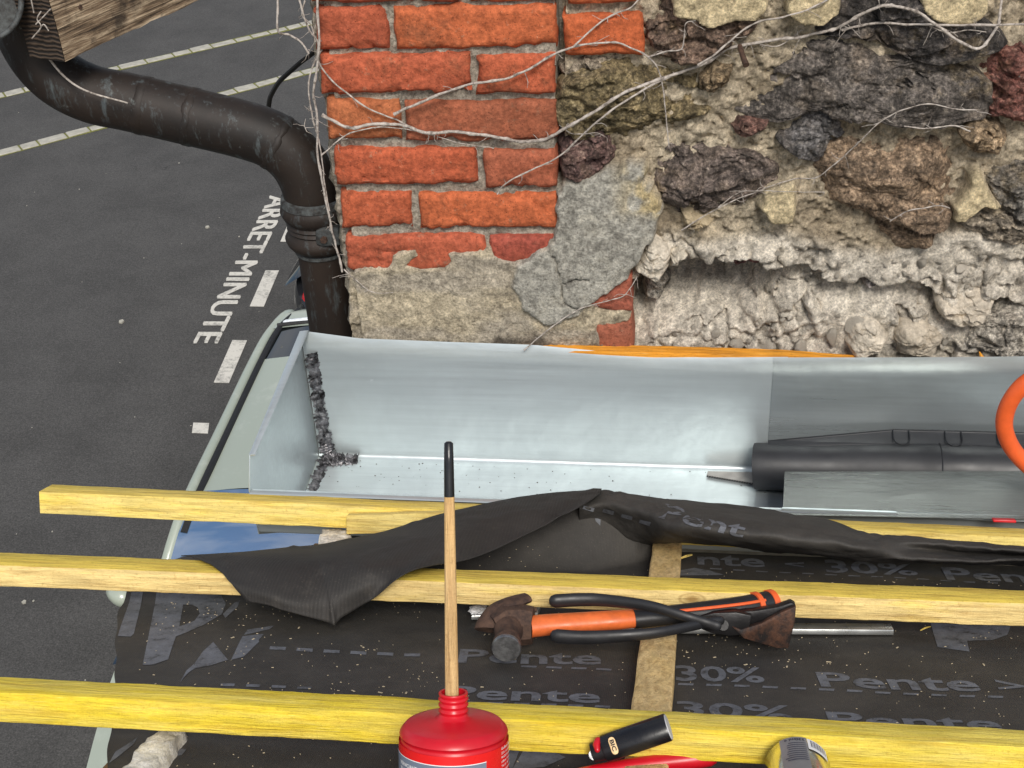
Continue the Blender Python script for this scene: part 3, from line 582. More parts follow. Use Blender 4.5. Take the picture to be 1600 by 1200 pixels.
ST = [([(1010, -40), (1012, 20), (1016, 60), (1040, 86), (1090, 91), (1130, 72), (1165, 45), (1175, 10), (1150, -40), (1080, -60)], (98, 80, 68), .012),
      ([(1188, 32), (1205, -20), (1320, -45), (1440, -40), (1460, 10), (1520, 38), (1546, 68), (1495, 82), (1440, 94), (1400, 82), (1370, 66), (1300, 56), (1240, 62)], (62, 58, 56), .016),
      ([(1142, 108), (1165, 78), (1210, 66), (1290, 72), (1340, 80), (1385, 100), (1440, 97), (1500, 122), (1526, 146), (1520, 170), (1480, 186), (1440, 196), (1390, 184), (1330, 180), (1280, 172), (1240, 178), (1210, 196), (1180, 182), (1160, 162), (1145, 132)], (84, 78, 73), .034),
      ([(1517, 98), (1545, 80), (1600, 82), (1660, 100), (1660, 160), (1600, 182), (1550, 176), (1528, 142)], (104, 66, 58), .026),
      ([(878, 168), (895, 132), (955, 112), (1010, 94), (1060, 100), (1100, 120), (1114, 155), (1080, 186), (1040, 202), (1000, 214), (960, 225), (910, 216), (884, 196)], (104, 92, 66), .022),
      ([(1095, 126), (1114, 101), (1141, 110), (1136, 132), (1116, 148), (1098, 142)], (112, 96, 74), .02),
      ([(872, 232), (885, 215), (910, 209), (940, 214), (956, 240), (948, 264), (915, 281), (882, 274)], (84, 64, 60), .024),
      ([(1005, 246), (1050, 236), (1120, 240), (1180, 255), (1206, 277), (1190, 302), (1150, 326), (1080, 338), (1040, 332), (1033, 300), (1012, 272)], (88, 78, 72), .022),
      ([(1140, 204), (1160, 190), (1205, 193), (1219, 205), (1190, 215), (1150, 214)], (92, 66, 58), .012),
      ([(1220, 220), (1245, 195), (1270, 176), (1312, 186), (1322, 212), (1302, 245), (1276, 258), (1240, 242)], (90, 87, 86), .018),
      ([(1243, 290), (1262, 258), (1290, 236), (1350, 216), (1390, 200), (1440, 198), (1487, 214), (1512, 270), (1502, 312), (1462, 342), (1442, 370), (1390, 392), (1330, 382), (1270, 372), (1243, 342)], (114, 96, 78), .032),
      ([(1503, 210), (1528, 190), (1560, 194), (1577, 220), (1562, 246), (1536, 252), (1514, 238)], (124, 106, 84), .02),
      ([(1545, 284), (1600, 258), (1670, 266), (1670, 352), (1600, 345), (1562, 328)], (96, 92, 86), .024),
      ([(1482, 345), (1530, 332), (1600, 348), (1670, 362), (1640, 388), (1580, 386), (1530, 368)], (126, 116, 102), .022),
      ([(875, 112), (900, 96), (960, 92), (985, 96), (960, 112), (900, 142), (880, 140)], (120, 110, 96), -.004),
      ([(1125, 415), (1160, 405), (1196, 412), (1190, 438), (1150, 440)], (104, 74, 72), -.035),
      ([(1338, 446), (1375, 428), (1420, 438), (1396, 458), (1350, 464)], (132, 124, 120), -.014),
      ([(1462, 480), (1480, 455), (1530, 452), (1562, 470), (1540, 508), (1500, 520), (1470, 505)], (196, 185, 168), .022),
      ([(1392, 535), (1410, 508), (1450, 506), (1484, 530), (1470, 565), (1400, 565)], (184, 173, 156), .016),
      ([(1318, 540), (1335, 505), (1365, 498), (1392, 530), (1380, 560), (1330, 560)], (194, 184, 168), .012),
      ([(1500, 545), (1530, 500), (1590, 482), (1670, 490), (1670, 560), (1560, 570)], (140, 134, 124), .004),
      ([(998, 480), (1012, 448), (1040, 450), (1048, 480), (1030, 508), (1002, 506)], (138, 132, 122), -.055),
      ([(985, 430), (1000, 400), (1014, 366), (1050, 392), (1044, 420), (1030, 446)], (200, 190, 174), .030),
      ([(1044, 398), (1062, 388), (1078, 404), (1060, 424), (1042, 424)], (196, 187, 171), .012),
      ([(1060, 330), (1100, 338), (1120, 352), (1096, 372), (1066, 362)], (176, 160, 132), .006)]
for poly, col, out in ST: make_stone(poly, L(*([c*1.04 for c in col] if col[0] > 170 else [c*1.14+5 for c in col])), (out*.55+.004 if out > 0 else out), .8 if col[0] > 130 else 1.0, mat=M['dusty'] if col[0] > 170 else None)
for poly, col in (([(1580, 120+0), (1590, 110), (1600, 105), (1605, 125)], (90, 86, 82)),): make_stone(poly, L(*col), .01)
for k in range(12):                                 # masonry carries on above and to the right of the view
    cx = [1080, 1220, 1360, 1500, 1640, 1700, 1720, 1720, 1720, 1130, 1300, 1480][k]; cy = [-95, -100, -95, -100, -90, 40, 140, 240, 340, -180, -185, -180][k]
    make_stone([(cx+random.uniform(.85, 1.1)*68*math.cos(a), cy+random.uniform(.85, 1.1)*38*math.sin(a)) for a in np.linspace(0, 6.28, 9)[:-1]], L(*random.choice([(88, 80, 74), (100, 86, 72), (72, 70, 70)])), .02)
# loose lumps of broken mortar in the hollow and along the ledge
lumpm = []
for k in range(5):
    bm = bmesh.new(); bmesh.ops.create_icosphere(bm, subdivisions=3, radius=1)
    for v_ in bm.verts:
        p = np.array(v_.co); fac = 1+.35*float(fbm(p+k*5, 1.1, 3))+.14*float(fbm(p+k*9, 3.5, 3)); v_.co *= fac
    for _ in range(4):
        nrm_ = Vector(np.random.default_rng(k*10+_).normal(size=3)).normalized()
        for v_ in bm.verts:
            e_ = v_.co.dot(nrm_)-.62
            if e_ > 0: v_.co -= nrm_*e_*.9
    me = bpy.data.meshes.new('mortar_lump'); bm.to_mesh(me); bm.free(); me.materials.append(M['dusty'])
    me.polygons.foreach_set('use_smooth', [True]*len(me.polygons)); me.set_sharp_from_angle(angle=math.radians(35)); lumpm.append(me)
def lump_at(px, py, wv, r, col=None):
    p = wp(px, py, wv); o = bpy.data.objects.new('mortar_lump', random.choice(lumpm)); COL.objects.link(o); o.parent = wall; o.location = tuple(p-wloc(wall))
    o.rotation_euler = [random.random()*6 for _ in range(3)]; o.scale = [r*random.uniform(.7, 1.2) for _ in range(3)]
    q = random.uniform(.85, 1.08); o.color = L(*[min(255, c*q) for c in (col or (212, 203, 188))])
def wall_w(px, py):
    p = wp(px, py); i = int(np.clip((p[2]-4.66)/.0032, 0, len(gz)-1)); j = int(np.clip((p[0]+.552)/.0032, 0, len(gx)-1)); return float(w[i, j])
for k in range(70): 
    px, py = random.gauss(1090, 24), random.gauss(488, 20); 
    if py < 545: lump_at(px, py, wall_w(px, py)+.007, random.uniform(.005, .016))
for k in range(150):
    px = random.uniform(1000, 1610); py = random.uniform(395, 552)
    lump_at(px, py, wall_w(px, py)+.001, random.uniform(.002, .0065))
for px, py, r in ((1340, 512, .018), (1365, 520, .016), (1300, 528, .014), (1420, 470, .012), (1200, 540, .014), (1150, 535, .013), (1060, 540, .012), (1250, 540, .012), (1500, 420, .009), (1440, 410, .010), (1290, 460, .012), (1230, 470, .014)):
    lump_at(px, py, wall_w(px, py)+.004, r)
nail = MB().tube([wp(1156, 72, .02), wp(1160, 86, .045), wp(1166, 102, .062)], [.0035, .0037, .0046], 10).obj('rusty_nail', M['rust'], label='short rusty iron spike sticking out of the stone wall', cat='nail')

# ------------------------------------------------------------------ dry creeper
from mathutils.bvhtree import BVHTree
bpy.context.view_layer.update(); _v = []; _f = []
for o in wall.children:
    b0 = len(_v); mw = o.matrix_world; _v += [mw@q.co for q in o.data.vertices]; _f += [tuple(b0+i for i in q.vertices) for q in o.data.polygons]
BVH = BVHTree.FromPolygons(_v, _f)
def hug(pts, gap):                                   # pixel polyline -> smooth line lying just proud of the masonry
    Q = spline([(x, y, 0) for x, y in pts], 7)[:, :2]; T = []
    for x, y in Q:
        d = unit(ray(x, y)); h = BVH.ray_cast(Vector(O), Vector(d)); t = h[3] if h[0] is not None and h[0].y < 2.0 else np.linalg.norm(wp(x, y)-O); T.append(min(t, np.linalg.norm(wp(x, y)-O)+.012))
    T = np.array(T); n = len(T); W_ = 6
    Tm = np.array([T[max(0, i-W_):i+W_+1].min() for i in range(n)]); Tm = np.array([Tm[max(0, i-5):i+6].mean() for i in range(n)]); Tm = np.minimum(Tm, T)-gap
    return np.array([O+unit(ray(x, y))*t for (x, y), t in zip(Q, Tm)])
def vine(label, stems, off=.018):
    p0 = wp(*stems[0][0][0], off); root = thing('dry_vine', label, 'vine', p0, 'leafless creeper stems on the old wall')
    for pts, r0, r1 in stems:
        C = hug(pts, .0035+r0*.5); n = len(C)
        C = C+np.stack([fbm(C+k, 40, 2) for k in (1, 5, 9)], -1)*.0022
        R = .70*np.linspace(r0, r1, n)*(1+.12*np.sin(np.arange(n)*2.1)); R[::9] *= 1.35
        s_ = MB().tube(C, R, 8).obj('stem', M['vine'], root, 80)
        rb = MB()
        for _ in range(int(n/4)):                    # hair-fine clinging rootlets
            a = C[random.randrange(n)]; q = [a]
            dv = np.array([random.uniform(-1, 1), random.uniform(-.2, .5), random.uniform(-1, .4)])*.004
            for _k in range(4): q.append(q[-1]+dv); dv = dv+np.array([random.uniform(-1, 1), random.uniform(-.4, .4), random.uniform(-1, 1)])*.003
            rb.tube(q, [.0005, .0005, .0004, .0004, .0003], 4)
        if rb.v: rb.obj('rootlets', M['vine'], s_, kind='stuff')
    return root
vine('long pale creeper stem sweeping from the bricks across the upper stones to the right', [
    ([(502, 180), (544, 199), (579, 194), (614, 194), (635, 198), (666, 208), (715, 206), (761, 212), (803, 220), (845, 220), (880, 203), (929, 175), (978, 143), (1037, 122), (1101, 99), (1142, 75), (1187, 67), (1244, 58), (1300, 47), (1322, 36), (1375, 9), (1405, 11), (1435, 21), (1469, 45), (1525, 77), (1551, 52), (1562, 26), (1566, -20)], .0036, .0028),
    ([(1315, 47), (1371, 37), (1431, 40), (1600, 39), (1700, 30)], .0026, .0020), ([(1090, 102), (1118, 84), (1150, 56), (1180, 36), (1225, 26), (1285, 4), (1310, -20)], .0022, .0015),
    ([(1187, 70), (1215, 73), (1235, 60), (1252, 47)], .0012, .0008), ([(1450, 42), (1480, 52), (1512, 48), (1540, 51)], .0014, .0008), ([(1375, 9), (1372, -8)], .0014, .001)])
vine('creeper stem rising over the bricks then drooping onto the yellowish stone', [
    ([(614, 180), (656, 161), (729, 133), (799, 121), (862, 87), (896, 73), (943, 66), (978, 72), (1013, 89), (1033, 122), (1042, 185), (1045, 231)], .0030, .0012), ([(896, 73), (943, 31), (985, 12), (1004, -10)], .0020, .0014),
    ([(1013, 89), (1041, 80), (1064, 77), (1069, 60), (1071, 37), (1086, 32)], .0017, .0009)])
vine('thin creeper stem ending on the fourth brick course below the long one', [([(777, 303), (796, 283), (869, 247), (911, 210), (957, 171), (1013, 136), (1060, 114)], .0014, .0024), ([(884, 204), (898, 209), (930, 207), (948, 214)], .0011, .0007)])
vine('creeper stem crossing the big brown stone in the middle of the masonry', [
    ([(1064, 360), (1120, 326), (1187, 298), (1240, 281), (1276, 277), (1300, 259), (1337, 227), (1375, 191), (1412, 172), (1450, 163), (1491, 172), (1525, 171)], .0012, .0012), ([(1122, 324), (1150, 304), (1180, 298), (1217, 300), (1289, 300)], .0010, .0007)], .034)
vine('short curved creeper twig low on the big brown stone', [([(1390, 347), (1412, 334), (1457, 322), (1484, 326)], .0010, .0014)], .034)
vine('short creeper twig under the big dark slab stone', [([(1412, 197), (1450, 202), (1487, 198), (1517, 204)], .0012, .0016)], .03)
vine('bundle of creeper stems hanging down the left brick corner', [
    ([(494, -30), (495, 0), (498, 84), (490, 147), (497, 196), (497, 252), (512, 332), (523, 378), (535, 425)], .0026, .0024), ([(462, -30), (469, 0), (481, 45), (495, 66), (502, 105), (551, 154), (614, 185), (635, 196)], .0022, .0016),
    ([(500, 80), (484, 119), (483, 157), (490, 189), (500, 224), (505, 280), (514, 330)], .0017, .0014), ([(436, -20), (434, 45), (452, 55), (469, 66), (483, 84)], .0026, .0018), ([(480, 205), (476, 195), (478, 185)], .0009, .0006),
    ([(538, 420), (563, 446), (584, 458), (615, 457)], .0014, .0008), ([(478, 0), (472, 22), (485, 40), (492, 66)], .0016, .0012)], .012)
vine('fine arched creeper twig over the third brick course', [([(502, 243), (537, 213), (572, 201), (610, 199), (670, 210), (726, 224), (771, 233)], .0016, .0008)], .012)
vine('loose creeper twig across the sandy render just above the gutter', [([(820, 546), (850, 521), (892, 490), (920, 478), (969, 465), (985, 450), (995, 432)], .0016, .0008)], .024)

# ------------------------------------------------------------------ copper downpipe, eave timber, eave gutter, cable
pipe = thing('copper_downpipe', 'aged brown copper downpipe with a swan neck beside the brick corner', 'downpipe', (-.62, 2.04, 0))
PYD = 2.035; PR = .0475
cl = spline([pY(*p, PYD) for p in ((14, -60), (28, 10), (50, 72), (88, 118), (140, 146), (203, 160), (300, 183), (378, 202), (428, 220), (462, 248), (482, 284), (491, 322))], 8)
MB().tube(cl, PR, 28).obj('swan_neck', M['copper'], pipe, 60)
ti = [int(len(cl)*.48), int(len(cl)*.545), int(len(cl)*.735)]
for i, wd in zip(ti, (.008, .007, .006)):
    t_ = unit(cl[i+1]-cl[i-1]); e1 = unit(np.cross(t_, [.3, .2, .93])); e2 = np.cross(t_, e1); an = np.linspace(0, 2*math.pi, 48, endpoint=False)
    rad = np.cos(an)[:, None]*e1+np.sin(an)[:, None]*e2; j0 = (.006*fbm(rad+i, 3, 3))[:, None]*t_; j1 = (.006*fbm(rad+i+5, 3, 3))[:, None]*t_
    MB().grid([cl[i]-t_*wd+j0+rad*(PR-.0004), cl[i]-t_*wd*.6+j0+rad*(PR+.0011), cl[i]+t_*wd*.6+j1+rad*(PR+.0011), cl[i]+t_*wd+j1+rad*(PR-.0004)], True).obj('solder_band', M['copper'], pipe, 60)
t0 = cl[-1]; xb = t0[0]+.004
def vert(z): return (xb, PYD, z)
ztop = t0[2]
MB().lathe((xb, PYD, ztop-.25), (0, 0, 1), [(PR-.004, -4.2), (PR-.004, .215)], 32).obj('lower_pipe', M['copper'], pipe)
z1 = ztop+.012
MB().lathe((xb, PYD, z1), (0, 0, 1), [(PR+.010, -.002), (PR+.012, .0), (PR+.010, .010), (PR+.003, .012), (PR+.002, -.014), (PR+.012, -.016)][:4], 32, cap=False).obj('socket_rim', M['verdigris'], pipe)
MB().lathe((xb, PYD, z1-.075), (0, 0, 1), [(PR-.003, -.012), (PR+.004, -.008), (PR+.010, 0), (PR+.013, .010), (PR+.007, .018), (PR+.004, .024), (PR+.0075, .028), (PR+.004, .033), (PR+.0075, .037), (PR+.004, .042), (PR+.011, .050), (PR+.015, .060), (PR+.012, .070), (PR+.008, .077)], 40, cap=False).obj('ribbed_collar', M['copper'], pipe, 60)
MB().lathe((xb, PYD, z1-.092), (0, 0, 1), [(PR-.003, -.003), (PR-.0005, -.002), (PR-.0005, .004), (PR-.003, .005)], 32, cap=False).obj('solder_ring', M['verdigris'], pipe)
cp = pY(512, 372, PYD-PR-.012)
MB().prism([cp+np.array(q) for q in ((-.022, 0, -.012), (-.020, 0, .012), (-.010, 0, .017), (.02, 0, .017), (.02, 0, -.014), (-.012, 0, -.017))], (0, .02, 0)).obj('clamp_lug', M['verdigris'], pipe, bevel=.003)
MB().tube([cp+[-.006, -.006, -.002], cp+[-.006, .006, -.002]], .006, 6).obj('clamp_bolt', M['rust'], pipe)
P1 = pY(102, 95, 1.93); P2 = pY(312, 0, 2.25); P3_ = pY(68, -34, 1.93)
a_ = (P2-P1)*1.7; b_ = unit(P3_-P1)*.17; c_ = unit(np.cross(a_, b_))*.07
if c_[1] < 0: c_ = -c_
eb = thing('eave_timber', 'weathered grey brown eave timber with a dark sawn end above the downpipe', 'timber', P1)
nseg = 40; G = []
for t_ in np.linspace(0, 1, nseg):
    o_ = P1+a_*t_; G.append([o_, o_+b_*.33, o_+b_*.66, o_+b_, o_+b_+c_, o_+c_])
G = np.array(G); G[:, :, 1] += .004*fbm(G, 30, 3); G[:, :, 2] += .003*fbm(G+4, 40, 3)
MB().grid(G, True).obj('beam', M['weathered'], eb, 35, rot=(a_, b_))
ee = G[0]; MB().add([p-unit(a_)*.001 for p in ee]+[p+unit(a_)*.004 for p in ee], [(0, 1, 2, 3, 4, 5)]).obj('sawn_end', M['endgrain'], eb)
MB().lathe(P1+a_*.10+b_*.40-unit(c_)*.001, -c_, [(.004, 0), (.0035, .0015)], 12).obj('nail_head', M['rust'], eb)
vp = [pY(x, y, 1.965) for x, y in ((30, -30), (32, 0), (36, 22), (52, 50), (66, 74), (84, 101), (108, 126), (140, 144), (200, 161))]
vn_ = thing('dry_vine', 'single creeper twig trailing down the upper bend of the downpipe', 'vine', vp[0], 'leafless creeper stems on the old wall')
MB().tube(spline(vp, 6), np.linspace(.0028, .0014, 6*8+1), 7).obj('stem', M['vine'], vn_, 80)
for q in (((56, 38), (66, 28), (79, 14)), ((50, 60), (64, 42), (58, 30), (64, 18)), ((48, -4), (53, 20)), ((60, 50), (68, 38), (76, 48))):
    MB().tube(spline([pY(x, y, 1.925) for x, y in q], 4), .0011, 5).obj('twig', M['vine'], vn_, 80)
gc = pY(-34, -2, 1.90); gd = unit(np.array([.42, -.85, .30]))
eg = thing('eave_gutter', 'rim of a dull copper eave gutter at the top left corner', 'gutter', gc)
MB().lathe(gc, gd, [(.057, -.06), (.0585, 0), (.0605, .001), (.0615, -.003), (.0600, -.006), (.0595, -.06)], 48, cap=False).obj('trough', M['copper'], eg)
rim_t = np.linspace(0, 2*math.pi, 49); e1 = unit(np.cross(gd, [.31, .9, .1])); e2 = np.cross(gd, e1)
MB().tube([gc+.060*(math.cos(t_)*e1+math.sin(t_)*e2) for t_ in rim_t], .0045, 8, cap=False).obj('rolled_rim', M['verdigris'], eg, 80)
MB().lathe(gc-gd*.05, gd, [(.001, 0), (.0580, .0)], 40, cap=False).obj('stop_end', M['verdigris'], eg)
cbp = [pY(x, y, 2.25) for x, y in ((419, 175), (421, 158), (424, 148), (436, 128), (455, 110), (470, 97), (482, 88), (520, 60), (560, 40))]
MB().tube(spline(cbp, 6), .0045, 8).obj('black_cable', M['cable'], label='short black cable bowing between downpipe and brick corner', cat='cable')

# ------------------------------------------------------------------ the house the roof belongs to
MB().bbox(-.50, 1.6, -1.2, 1.86, 0, 4.52).obj('house_wall', M['pale_paint'], label='pale rendered house wall carrying the unfinished roof', cat='wall')
deck = MB().box(rw(-.52, -1.25, -.04), RX*2.1, RE*1.22, RN*.032).obj('roof_deck', M['deck'], label='plank roof deck under the black membrane', cat='roof')

# ------------------------------------------------------------------ roof battens and counter batten
def make_batten(name, label, mat, xa, ea, xb_, eb_, h0, h1, wd, n=340, cat='batten', group='yellow roof battens', taper=None):
    t = np.linspace(0, 1, n); seed = random.random()*30; G = []; r = .0013
    prof = [(-0, h0+r), (r*.3, h0+r*.3), (r, h0), (wd-r, h0), (wd-r*.3, h0+r*.3), (wd, h0+r), (wd, h1-r), (wd-r*.3, h1-r*.3), (wd-r, h1), (wd*.5, h1), (r, h1), (r*.3, h1-r*.3), (0, h1-r), (0, (h0+h1)/2)]
    for q in t:
        x = xa+(xb_-xa)*q; e = ea+(eb_-ea)*q; G.append([rw(x, e+a, b) for a, b in prof])
    G = np.array(G); G += np.stack([np.zeros(G.shape[:2]), fbm(G*[.5, 1, 1]+seed, 60, 4, .6)*.0011, fbm(G*[.5, 1, 1]+seed+5, 60, 4, .6)*.0011], -1)
    k = G.shape[1]; b = MB().grid(G, True); b.f += [tuple(range(k)), tuple(range((n-1)*k, n*k))]
    return b.obj(name, mat, sharp=50, center=True, label=label, cat=cat, group=group)
def line(p, q, h): a = rc(rp(*p, h)); b = rc(rp(*q, h)); return (a[0], a[1]), (b[0], b[1])
def ext(a, b, x): t = (x-a[0])/(b[0]-a[0]); return a[1]+(b[1]-a[1])*t
a, b = line((0, 1082), (1200, 1146), .053)
make_batten('roof_batten', 'bright yellow batten nearest the red bottle, running across the whole roof', M['batten_near'], -.85, ext(a, b, -.85), .9, ext(a, b, .9), .0235, .053, .0375)
NEAR_E = ext(a, b, 0)
a, b = line((0, 883), (1600, 943), .055)
make_batten('roof_batten', 'middle batten with pale sawn face, partly under the folded membrane flap', M['batten_mid'], -1.0, ext(a, b, -1.0), .9, ext(a, b, .9), .028, .055, .050)
MID_A, MID_B = a, b
a, b = line((61, 768), (650, 797), .053)
make_batten('roof_batten', 'back batten along the gutter lip, its cut end hanging over the street', M['batten_back'], a[0], a[1], .9, ext(a, b, .9)+.02, .0195, .053, .044)
BACK = (a, b)
ca_ = rc(rp(1044, 837, .022)); cb_ = rc(rp(1018, 1105, .022)); G = []
for q in np.linspace(0, 1, 60):
    e = -.052+(-1.0+.052)*q; x = ca_[0]+(cb_[0]-ca_[0])*(e-ca_[1])/(cb_[1]-ca_[1]); hw_ = .0195
    G.append([rw(x-hw_, e, .001), rw(x-hw_, e, .0205), rw(x-hw_+.002, e, .0222), rw(x+hw_-.002, e, .0222), rw(x+hw_, e, .0205), rw(x+hw_, e, .001)])
G = np.array(G); G[:, :, 0] += .001*fbm(G, 30, 3); G[0, :, 1] += .004*np.array([0, 1, -1, .6, .3, -.5])
b = MB().grid(G, True); b.f += [tuple(range(6)), tuple(range(59*6, 60*6))]
b.obj('counter_batten', M['raw'], label='raw pine counter batten running down the roof under the yellow battens', cat='batten', center=True)
CBX = ca_[0]
A_, B_ = fp(541, 806, -.060), fp(717, 800, -.060); hgt = fp(541, 835, -.060)-A_
ob_ = MB(); dep_ = RE*.020-RN*0.0
ob_.hexa([A_+hgt, B_+hgt*1.05, B_+hgt*1.05+dep_, A_+hgt+dep_, A_, B_, B_+dep_, A_+dep_])
ob_.obj('wood_offcut', M['offcut'], label='short pale wood offcut lying against the back batten left of the brush', cat='wood', bevel=.0015, center=True)

# ------------------------------------------------------------------ black roofing membrane with its print
mem = thing('roof_membrane', 'black roofing membrane printed in grey, one corner folded back over the middle batten', 'membrane', rw(0, -.5, 0))
EX = [rc(rp(*p)) for p in ((170, 908, .0), (285, 868, .03), (500, 852, .03), (700, 801, .055), (800, 779, .072), (880, 769, .082), (925, 766, .086))]+[(-.055, -.045, .050), (-.02, -.03, .004), (1.0, -.03, .001)]
ex = np.array([q[0] for q in EX]); ee_ = np.array([q[1] for q in EX]); eh = np.array([q[2] for q in EX])
LEFT = [rc(rp(*p)) for p in ((206, 915), (186, 950), (181, 985), (180, 1062), (166, 1198), (140, 1400))]
le = np.array([q[1] for q in LEFT])[::-1]; lx = np.array([q[0] for q in LEFT])[::-1]
def mh(x, e):                                        # height of the loose sheet above the deck
    x = np.asarray(x, float); e = np.asarray(e, float); em = np.interp(x, ex, ee_); hm = np.interp(x, ex, eh)
    wd = np.interp(x, [-.7, -.3, -.12, -.05, 1], [.10, .14, .10, .030, .030]); k = sstep(em-wd, em, e)
    P_ = np.stack([x, e, 0*x], -1)
    wav = -.0022+.0016*fbm(P_, 8, 3)+.0012*np.abs(fbm(P_*[1, 2.2, 1]+7, 12, 3))
    return wav+hm*k*(1+.10*fbm(P_+3, 26, 3)*(1-k))
xs = np.linspace(-.72, .9, 330); vs = np.linspace(0, 1, 190)
Gm = np.zeros((len(vs), len(xs), 3))
for i, vq in enumerate(vs):
    x = xs; em = np.interp(x, ex, ee_); e = -1.15+(em+1.15)*vq
    xl = np.interp(e, le, lx); x2 = np.maximum(x, xl+.0012*np.sin(e*70)); em2 = np.interp(x2, ex, ee_); e2 = np.minimum(e, em2)
    h = mh(x2, e2); Gm[i] = R0+RX*x2[:, None]+RE*e2[:, None]+RN*h[:, None]
MB().grid(Gm).obj('sheet', M['membrane'], mem, 80)
fl = [[(283, 868, .046), (310, 873, .060), (338, 888, .060), (362, 915, .050), (386, 941, .034)], [(380, 862, .042), (395, 869, .061), (415, 890, .063), (440, 932, .045), (455, 957, .028)],
      [(474, 853, .040), (478, 868, .061), (492, 887, .063), (503, 931, .043), (508, 971, .015)], [(490, 851, .040), (492, 868, .061), (505, 886, .064), (515, 930, .044), (522, 977, .012)], [(508, 848, .041), (510, 866, .062), (520, 885, .066), (527, 927, .046), (533, 968, .016)], [(600, 829, .050), (592, 855, .066), (592, 880, .072), (587, 908, .058), (577, 940, .034)],
      [(700, 800, .064), (692, 826, .070), (684, 850, .072), (668, 872, .075), (640, 892, .074)], [(800, 778, .077), (790, 800, .078), (775, 825, .072), (755, 851, .064), (733, 874, .058)],
      [(880, 768, .087), (873, 785, .088), (862, 801, .084), (844, 816, .078), (826, 832, .072)], [(940, 764, .092), (938, 769, .094), (931, 775, .095), (921, 782, .095), (906, 791, .094)]]
Gf = surf([[rp(*p) for p in r] for r in fl], 9); Gf = Gf+RN*(.0012*fbm(Gf, 22, 3)+.0022*np.clip(1-np.abs(fbm(Gf+5, 9, 3))*9, 0, 1))[..., None]
fo = MB().grid(Gf).obj('folded_flap', M['underside'], mem, 80, label='folded back corner showing the ribbed underside')
md = fo.modifiers.new('thick', 'SOLIDIFY'); md.thickness = .0011
ro = [[(905, 774, .086), (905, 792, .076), (905, 815, .050), (905, 842, .022), (905, 866, .002)], [(945, 766, .090), (945, 785, .084), (948, 808, .058), (952, 838, .026), (955, 860, .004)], [(990, 773, .090), (990, 794, .086), (994, 815, .064), (1000, 838, .036), (1003, 850, .012)], [(1035, 779, .089), (1035, 799, .092), (1039, 820, .080), (1043, 840, .056), (1044, 847, .030)], [(1080, 783, .086), (1082, 800, .092), (1085, 822, .088), (1090, 842, .064), (1090, 849, .028)], [(1180, 793, .081), (1182, 811, .090), (1185, 832, .088), (1185, 852, .064), (1185, 857, .032)],
      [(1290, 811, .076), (1290, 826, .086), (1290, 845, .082), (1290, 863, .060), (1290, 868, .032)], [(1350, 831, .066), (1352, 843, .072), (1355, 857, .072), (1360, 871, .050), (1360, 876, .03)],
      [(1430, 838, .062), (1430, 846, .064), (1435, 858, .052), (1440, 873, .050), (1440, 878, .02)], [(1520, 846, .058), (1520, 853, .060), (1520, 864, .044), (1520, 875, .048), (1520, 880, .018)],
      [(1620, 855, .057), (1620, 862, .060), (1620, 870, .044), (1620, 876, .048), (1620, 882, .018)], [(1760, 864, .055), (1760, 872, .058), (1760, 880, .044), (1760, 894, .046), (1760, 900, .018)]]
Gr = surf([[rp(*p) for p in r] for r in ro], 18); Gr = Gr+RN*(.0030*fbm(Gr, 20, 4)+.0014*fbm(Gr*[.5, 1, 1], 60, 3)-.0024*np.clip(1-np.abs(fbm(Gr+3, 10, 3))*6, 0, 1)-.0008*np.clip(1-np.abs(fbm(Gr+8, 30, 3))*6, 0, 1))[..., None]
roll = MB().grid(Gr).obj('rolled_edge', M['membrane'], mem, 80)
md = roll.modifiers.new('thick', 'SOLIDIFY'); md.thickness = .0011
def on_sheet(P2, name='printed_mark', lift=.0009):   # polygon of pixels -> flat print following the sheet
    x, e = zip(*[rc(rp(*p))[:2] for p in P2]); return [(q, r_) for q, r_ in zip(x, e)]
def print_poly(pts, hole=None):
    Q = [np.array(rc(rp(*p))[:2]) for p in pts]; bm = bmesh.new()
    def loop(R_):
        vv = [bm.verts.new((q[0], q[1], 0)) for q in R_]; return [bm.edges.new((vv[i], vv[(i+1) % len(vv)])) for i in range(len(vv))]
    es = loop(Q)
    if hole: es += loop([np.array(rc(rp(*p))[:2]) for p in hole])
    bmesh.ops.triangle_fill(bm, edges=es, use_beauty=True)
    for _ in range(3): bmesh.ops.subdivide_edges(bm, edges=[e for e in bm.edges if e.calc_length() > .018], cuts=1); bmesh.ops.triangulate(bm, faces=bm.faces[:])
    co = np.array([v_.co[:2] for v_ in bm.verts]); bm.verts.index_update(); f = [tuple(v_.index for v_ in q.verts) for q in bm.faces]; bm.free()
    h = mh(co[:, 0], co[:, 1])+.0006
    MB().add([rw(x, e, q) for (x, e), q in zip(co, h)], f).obj('printed_mark', M['ink'], mem)
def print_text(s, p0, p1, cap, bold=.02):
    v, f = text2d(s, bold); a = np.array(rc(rp(*p0))[:2]); b = np.array(rc(rp(*p1))[:2]); t = np.array(rc(rp(p0[0], p0[1]-cap))[:2])
    d = b-a; u = np.array([-d[1], d[0]]); u = u/np.linalg.norm(u)*abs(t[1]-a[1]); co = a+v[:, :1]*d+v[:, 1:]*u
    h = mh(co[:, 0], co[:, 1])+.0006; MB().add([rw(x, e, q) for (x, e), q in zip(co, h)], f).obj('printed_lettering', M['ink'], mem)
